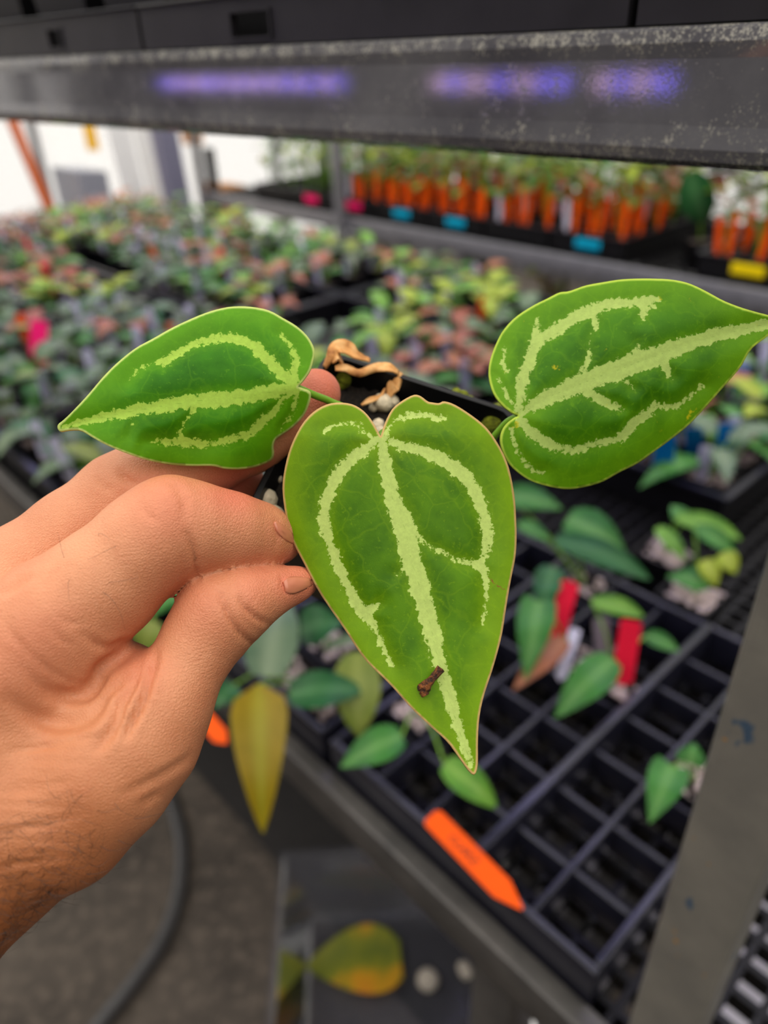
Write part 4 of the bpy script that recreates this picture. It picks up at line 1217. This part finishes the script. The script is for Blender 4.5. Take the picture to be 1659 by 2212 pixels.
# prototypes for the crowd: pot, soil, leaves
def proto(kind, mats, nleaf, Lr, hr, seed, shape='ovate', s=.034, h=.055, tall=0.0):
    rg = np.random.default_rng(seed)
    root = empty('potted_seedling', (0, 0, 0))
    square_pot(s, h, 'pot', M['black_plastic'], root)
    grit_patch(s * .88, h - .010, root, seed)
    for k in range(nleaf):
        a = 2 * math.pi * (k / nleaf) + rg.uniform(-.5, .5)
        L = rg.uniform(*Lr); hh = h + rg.uniform(*hr) + tall
        r0 = rg.uniform(.008, .03)
        d = np.array([math.cos(a), math.sin(a), 0])
        b = d * r0 + UP * hh
        t = b + d * L * rg.uniform(.75, .95) + UP * L * rg.uniform(-.45, .3)
        v, f, mid = blade(b, t, L * rg.uniform(.45, .62), UP + d * rg.uniform(-.3, .3), shape)
        mesh('leaf', v, f, LM[mats[k % len(mats)]], root, True, {'mid': mid}, True)
        q = spline([np.array([0, 0, h - .01]), b * .5 + np.array([0, 0, h]) * .55, b], 6)
        tv, tf = tube(q, .0014, 5); mesh('petiole', tv, tf, M['petiole'], root, True, None, True)
    return root
PR = {
 'dusk': [proto('dusk', ['dusk', 'grey'], 5, (.05, .085), (.02, .06), 11), proto('dusk', ['grey', 'dusk', 'deep'], 6, (.05, .08), (.02, .07), 12)],
 'grey': [proto('grey', ['grey', 'green'], 5, (.055, .09), (.02, .06), 13), proto('grey', ['grey', 'dusk', 'moss'], 5, (.05, .085), (.02, .06), 14)],
 'green': [proto('green', ['green', 'bright'], 5, (.05, .085), (.02, .07), 15), proto('green', ['green', 'deep', 'grey'], 6, (.05, .08), (.02, .06), 16)],
 'red': [proto('red', ['red', 'brown', 'green'], 5, (.055, .09), (.02, .08), 17), proto('red', ['red', 'grey', 'brown'], 5, (.05, .09), (.02, .08), 18)],
 'lime': [proto('lime', ['lime', 'bright'], 5, (.05, .08), (.03, .08), 19)],
}
DESC = {'dusk': 'dull dark green', 'grey': 'grey green', 'green': 'fresh green', 'red': 'reddish brown', 'lime': 'yellow green'}
def hidden(x, y):
    if x < -70 or x > W + 70 or y < 250: return True
    return False
def dark_band(x, y):
    return (abs(y - (560 + (x - 170) * .36)) < 46 and 150 < x < 420) or (abs(y - (640 - (x - 720) * .22)) < 58 and 600 < x < 860)
def place(pr, u, v, z, rz, sc, label, group):
    o = copy_tree(pr); o.location = B(u, v, z).tolist(); o.rotation_euler = (0, 0, rz); o.scale = (sc,) * 3
    tag(o, label, 'plant', group)
    return o
def zone_name(u, v):
    return ('near rows' if v < .86 else 'far rows')
count = 0
# trays: (u0, v0) with long side along u
TR = [(0.69, .270), (1.25, .270), (1.81, .270), (2.37, .270), (0.69, .572), (1.25, .572), (1.81, .572), (2.37, .572),
      (0.312, .882), (0.872, .882), (1.432, .882), (1.992, .882), (2.552, .882), (0.312, 1.184), (0.872, 1.184), (1.432, 1.184), (1.992, 1.184), (2.552, 1.184)]
order = ['nearest', 'second', 'third', 'fourth', 'farthest']
for k, (u0, v0) in enumerate(TR):
    row = {.270: 'front', .572: 'second', .882: 'third', 1.184: 'rear'}[v0]
    idx = [t for t in TR if t[1] == v0].index((u0, v0))
    plain_tray(u0, v0, .54, .28, 'black nursery tray on the bench, %s tray of the %s row' % (order[idx], row), 'plant trays on the bench')
    for i in range(6):
        for j in range(3):
            u = u0 + .048 + i * .0888 + random.uniform(-.004, .004); v = v0 + .05 + j * .09 + random.uniform(-.004, .004)
            x, y, d = proj(B(u, v, BZ + .1))
            if hidden(x, y) or (x > 1080 and y < 665) or (x > 870 and y < 560): continue
            empty_pot = dark_band(x, y)
            if empty_pot: continue
            if y > 640 and x < 560: kd = random.choices(['dusk', 'grey', 'green', 'red'], [6, 4, 1, .6])[0]
            elif x < 420: kd = random.choices(['red', 'dusk', 'green', 'lime'], [4, 2, 2, 1])[0]
            else: kd = random.choices(['green', 'red', 'grey', 'lime'], [4, 2.2, 3, 1.2])[0]
            rz = random.uniform(-.15, .15) + BROT + random.choice([0, 1, 2, 3]) * math.pi / 2
            place(random.choice(PR[kd]), u, v, BZ + .0026, rz, random.uniform(.92, 1.0),
                  '%s seedling in the %s nursery tray of the %s row' % (DESC[kd], order[idx], row), 'seedlings in the nursery trays')
            count += 1
            if random.random() < (.6 if (v > .86 or x > 700) else .3) and d > .9:
                mt = random.choices(['white_tag', 'orange_tag', 'red_tag'], [9, .6, .5])[0]
                uu, vv = u + random.uniform(-.016, .016), v - .018
                lean = D1 * random.uniform(-.012, .012) + D2 * random.uniform(-.015, .004)
                pb = B(uu, vv, BZ + .045)
                tag_piece('plant_tag', {'white_tag': 'white', 'orange_tag': 'orange', 'red_tag': 'red'}[mt] + ' tag in the %s nursery tray of the %s row' % (order[idx], row), 'tag',
                          pb + UP * random.uniform(.06, .085) + lean, pb, .016, M[mt], 'tags among the bench seedlings')
# long leaf and loose plants under the right leaf
# ------------------------------------------------------------------ far rack across the path
FZ = .88
rack = empty('far_rack', B(1.6, 2.4, 0)); tag(rack, 'galvanised rack across the path carrying trays with orange tags', 'rack')
MB().bbox(.1, 3.5, 2.03, 2.05, FZ - .05, FZ + .004).build('front_rail', M['far_metal'], rack, bevel=.003)
MB().bbox(.1, 3.5, 2.78, 2.80, FZ - .05, FZ + .004).build('rear_rail', M['far_metal'], rack)
MB().bbox(.1, 3.5, 2.03, 2.05, .40, .44).build('lower_rail', M['far_metal'], rack)
for u in (.3, 2.43, 3.48): MB().bbox(u - .02, u + .02, 2.0, 2.03, 0, 2.0).build('post', M['far_metal'], rack)
for u in (.3, 2.43, 3.48): MB().bbox(u - .02, u + .02, 2.78, 2.81, 0, 2.0).build('post', M['far_metal'], rack)
MB().bbox(2.10, 2.13, 2.06, 2.09, 0, FZ - .05).build('leg', M['far_metal'], rack)
for (z, vv) in ((FZ - .012, 2.05), (.43, 2.05)):
    mb = MB()
    for i in range(17): mb.bbox(.12, 3.48, vv + i * .0445, vv + .006 + i * .0445, z, z + .010)
    for i in range(75): mb.bbox(.12 + i * .0447, .126 + i * .0447, vv, vv + .73, z - .002, z + .008)
    mb.build('mesh_deck', M['mesh_plastic'], rack)
for i in range(17): MB().bbox(.12, 3.48, 2.05 + i * .0445, 2.082 + i * .0445, 1.62, 1.64).build('upper_slat', M['far_metal'], rack)
FT = [(.40, None, 'the plain tray at the far right end'), (.70, 'yellow_tag', 'the yellow labelled tray'), (1.20, 'cyan_tag', 'the corner tray with a cyan label'), (1.475, None, 'the plain tray between cyan labels'),
      (1.75, 'cyan_tag', 'the middle cyan labelled tray'), (2.025, 'cyan_tag', 'the cyan labelled tray beside a pink label'), (2.30, 'pink_tag', 'the pink labelled tray right of the post'),
      (2.575, 'pink_tag', 'the pink labelled tray left of the post'), (2.85, None, 'the plain tray at the far left end')]
FP = [proto('f1', ['lime', 'bright', 'green'], 6, (.06, .09), (.06, .20), 21, s=.036), proto('f2', ['moss', 'lime', 'olive'], 6, (.06, .095), (.06, .22), 22, s=.036),
      proto('f3', ['green', 'red', 'lime'], 6, (.06, .09), (.06, .21), 23, s=.036), proto('f4', ['red', 'brown', 'moss'], 6, (.06, .09), (.06, .20), 24, s=.036)]
FD = ['lime green', 'mossy yellow', 'green and red', 'reddish brown']
for k, (u0, mt, nm) in enumerate(FT):
    ft = plain_tray(u0, 2.085, .262, .54, 'black nursery tray on the far rack, ' + nm, 'trays on the far rack', FZ, .06)
    if mt:
        uc = u0 + .12
        MB().bbox(uc - .045, uc + .045, 2.0765, 2.0785, FZ + .022, FZ + .052).build('front_label', M[mt], ft, bevel=.0008)
    for i in range(3):
        for j in range(5):
            u = u0 + .046 + i * .085; v = 2.085 + .055 + j * .106
            x, y, d = proj(B(u, v, FZ + .15))
            if x < -60 or x > W + 60 or y < 200: continue
            q = random.randrange(4) if u0 < 2.5 else random.randrange(2)
            place(FP[q], u, v, FZ + .0027, BROT + random.choice([0, 1, 2, 3]) * math.pi / 2, random.uniform(.92, 1.02),
                  '%s young plant in %s' % (FD[q], nm), 'plants on the far rack')
            if u0 < 2.5 and random.random() < .93:
                for q in range(2 if random.random() < .6 else 1):
                    m2 = 'orange_tag' if random.random() < .93 else 'white_tag'
                    pb = B(u - .018 + .03 * q, v - .02, FZ + .045)
                    tag_piece('plant_tag', ('orange' if m2 == 'orange_tag' else 'white') + ' tag standing in ' + nm, 'tag',
                              pb + UP * random.uniform(.085, .125) + D1 * random.uniform(-.012, .012), pb, .017, M[m2], 'tags on the far rack')
# lower shelf plants of the far rack
for i in range(14):
    u = 1.5 + i * .13; v = 2.16 + (i % 2) * .12
    place(random.choice(FP), u, v, .441, random.uniform(0, 6), 1.15, 'leafy plant on the lower shelf of the far rack', 'plants on the lower shelf of the far rack')
# tall bushy plants on the floor behind the far rack
def shrub(seed, mats, hgt=1.32, n=165):
    rg = np.random.default_rng(seed)
    root = empty('tall_shrub', (0, 0, 0))
    square_pot(.11, .22, 'pot', M['black_plastic'], root)
    grit_patch(.095, .20, root, seed)
    tv, tf = tube(spline([(0, 0, .19), (.02, .01, .6), (-.02, .02, hgt - .1)], 10), np.linspace(.012, .005, 10), 7)
    mesh('stem', tv, tf, M['bark'], root, True, None, True)
    for mt in mats:
        mb_, mids = MB(), []
        for k in range(n // len(mats)):
            a = rg.uniform(0, 2 * math.pi); z = rg.uniform(.55, hgt); d = np.array([math.cos(a), math.sin(a), 0]); L = rg.uniform(.10, .17)
            b = d * rg.uniform(.02, .16) + UP * z
            v, f, mid = blade(b, b + d * L + UP * L * rg.uniform(-.6, .4), L * .5, UP + d * .3, 'ovate', n=5)
            mb_.add(v, f); mids += mid
        tag(mesh('foliage', mb_.v, mb_.f, LM[mt], root, True, {'mid': mids}, True), kind='stuff')
    return root
SH = [shrub(61, ['lime', 'green', 'moss']), shrub(62, ['red', 'olive', 'green']), shrub(63, ['deep', 'lime', 'brown'])]
SN = ['lime and green', 'red and olive', 'dark green and brown']
for i in range(12):
    u = .45 + i * .28; q = i % 3
    place(SH[q], u, 3.20 + .30 * (i % 2), 0.0, i * 1.3, 1.0 + .04 * (i % 3), '%s bushy plant behind the far rack, %s from the right' % (SN[q], ['first', 'second', 'third', 'fourth', 'fifth', 'sixth', 'seventh', 'eighth', 'ninth', 'tenth', 'eleventh', 'twelfth'][i]), 'bushy plants behind the far rack')
# hanging dark leaf and plants at the right end of the far rack
hp = empty('hanging_plant', B(1.02, 2.2, FZ + .001)); tag(hp, 'plant with one large dark hanging leaf at the end of the far rack trays', 'plant')
square_pot(.04, .07, 'pot', M['black_plastic'], hp)
grit_patch(.034, .06, hp, 5)
b_, t_ = PU(1490, 372, 1.03), PU(1522, 482, 1.0)
vv_, ff_, mid = blade(b_, t_, .095, C - b_, 'long'); mesh('leaf', vv_, ff_, LM['deep'], hp, True, {'mid': mid})
tv, tf = tube(spline([B(1.02, 2.2, FZ + .06), B(1.03, 2.16, FZ + .22), b_], 12), .003, 6); mesh('petiole', tv, tf, M['petiole'], hp)

# ------------------------------------------------------------------ under the bench: hose, tub, fallen leaf
hp_ = [PZ(x, y, .0155) for (x, y) in ((330, 1640), (362, 1715), (385, 1790), (392, 1860), (380, 1950), (345, 2040), (290, 2120), (225, 2200), (120, 2330), (0, 2480))]
v, f = tube(spline(hp_, 60), .015, 12); tag(mesh('garden_hose', v, f, M['hose']), 'dark grey hose curving over the concrete floor by the wrist', 'hose')
tub = empty('clear_tub', PZ(850, 2150, 0)); tag(tub, 'clear plastic tub with a fallen leaf on the floor under the bench', 'tub')
c0 = PZ(614, 1850, .14); c0[2] = 0
du = (PZ(840, 1836, .14) - PZ(614, 1850, .14)); du[2] = 0; du /= np.linalg.norm(du); dv = np.array([du[1], -du[0], 0])
tw, tl, th = .42, .36, .13
def tq(a, b, z): return c0 + du * a + dv * b + UP * z
v, f = [], []
rgs = [(-.010, 0.136), (-.010, .14), (0, .14), (0.004, .136), (.045, .012), (.06, .006), (.06, .004), (.043, .008), (0.0, .132)]
for (ins_, z) in rgs:
    for (a, b) in ((ins_, ins_), (tw - ins_, ins_), (tw - ins_, tl - ins_), (ins_, tl - ins_)): v.append(tq(a, b, z))
for i in range(len(rgs) - 1):
    for k in range(4): f.append((i * 4 + k, i * 4 + (k + 1) % 4, i * 4 + 4 + (k + 1) % 4, i * 4 + 4 + k))
n = len(rgs)
f.append((20, 21, 22, 23)); f.append((27, 26, 25, 24))
mesh('tub_wall', v, f, M['clear'], tub, smooth=False)
m = NT('fallen_leaf'); k = m.noise(9, 3)
m.color(m.ramp(k, [(0.36, srgb(92, 104, 20)), (0.5, srgb(122, 124, 20)), (0.6, srgb(190, 140, 10)), (0.72, srgb(205, 120, 20))])); m.set(Roughness=0.5); M['fallen'] = m.m
vv_, ff_, mid = blade(PZ(866, 2072, .02), PZ(658, 2088, .03), .125, UP, 'ovate', .08, .06)
tag(mesh('fallen_leaf', vv_, ff_, M['fallen'], None, True, {'mid': mid}), 'yellowing heart-shaped fallen leaf lying in the clear tub', 'leaf')
for (x, y, r, lb) in ((925, 2118, .020, 'pale stone lying in the clear tub right of the fallen leaf'), (1003, 2095, .016, 'small dark glossy stone near the bench leg in the clear tub')):
    o = lump(PZ(x, y, .02), r, int(x), 'stone', M['pebble'], None, (1, 1, .8)); tag(o, lb, 'stone')
# pale fleece under the right end of the bench, glimpsed through the mesh
fl = MB().bbox(-.40, .12, .60, 1.02, 0.0, .34); fo = fl.build('white_crate', M['fill_white'], None, bevel=.01)
tag(fo, 'pale crate under the mesh behind the post', 'crate')

# ------------------------------------------------------------------ bright far end of the greenhouse
root = empty('cream_shed', B(6.6, -.2, 0)); tag(root, 'cream boarded shed wall outside the greenhouse at far left', 'building')
for i in range(12):
    MB().bbox(6.6, 6.63, -2.6, 1.15, i * .2, i * .2 + .192).build('board', M['cream'], root)
def wall_bit(name, label, cat, quad, u, thick, mat):
    """slab standing near the end wall: four pixel corners at distance u along the bench"""
    q = [PU(x, y, u) for (x, y) in quad]
    v = q + [p + D1 * thick for p in q]
    f = [(0, 1, 2, 3), (7, 6, 5, 4), (0, 4, 5, 1), (1, 5, 6, 2), (2, 6, 7, 3), (3, 7, 4, 0)]
    o = mesh(name, v, f, mat, None, False); tag(o, label, cat); return o
def floor_quad(x0, x1, y0, u, lean=0.0):
    """quad reaching from a pixel height down to the floor"""
    a, b = PU(x0, y0, u), PU(x1, y0, u)
    c, d = b.copy(), a.copy(); c[2] = d[2] = 0.0
    k = lean * D2
    return [a + k, b + k, c, d]
def slab(name, label, cat, x0, x1, y0, u, thick, mat, lean=0.0):
    q = floor_quad(x0, x1, y0, u, lean)
    v = q + [p + D1 * thick for p in q]
    f = [(0, 1, 2, 3), (7, 6, 5, 4), (0, 4, 5, 1), (1, 5, 6, 2), (2, 6, 7, 3), (3, 7, 4, 0)]
    o = mesh(name, v, f, mat, None, False); tag(o, label, cat); return o
slab('orange_pole', 'orange pole leaning against the far left window wall', 'pole', 94, 112, 200, 4.3, .05, M['orange_paint'], -.22)
slab('grey_pillar', 'lilac grey pillar standing before the bright far windows', 'pillar', 345, 388, 200, 4.2, .10, M['grey_post'], -.06)
slab('plastic_sheet', 'white plastic sheet hanging left of the grey pillar', 'sheet', 236, 285, 180, 4.7, .012, M['white_sheet'], -.08)
slab('plastic_sheet', 'white plastic sheet hanging nearest the grey pillar', 'sheet', 292, 338, 180, 4.75, .012, M['white_sheet'], -.08)
slab('grey_bin', 'grey bin standing left of the white plastic sheets', 'bin', 165, 230, 370, 4.4, .35, M['grey_bin'])
slab('dark_board', 'dark board leaning right of the grey pillar', 'board', 448, 462, 320, 4.0, .05, M['black_plastic'], .0)
slab('cardboard_box', 'tall tan cardboard box right of the dark board', 'box', 470, 530, 400, 4.3, .2, M['cardboard'])
def hang(name, label, cat, x0, x1, y1, u, mat):
    a, b = PU(x0, y1, u), PU(x1, y1, u)
    top = 2.55
    q = [a + UP * (top - a[2]), b + UP * (top - b[2]), b, a]
    v = q + [p + D1 * .004 for p in q]
    f = [(0, 1, 2, 3), (7, 6, 5, 4), (0, 4, 5, 1), (1, 5, 6, 2), (2, 6, 7, 3), (3, 7, 4, 0)]
    o = mesh(name, v, f, mat, None, False); tag(o, label, cat); return o
hang('yellow_banner', 'long yellow sticky trap hanging at far left', 'trap', 190, 216, 325, 4.9, M['yellow_card'])
hang('tan_banner', 'tan paper strip hanging right of the grey pillar', 'strip', 396, 440, 312, 4.9, M['cardboard'])
# the prototypes were only for copying
for lst in list(PR.values()) + [FP, SH]:
    for o in lst: drop(o)
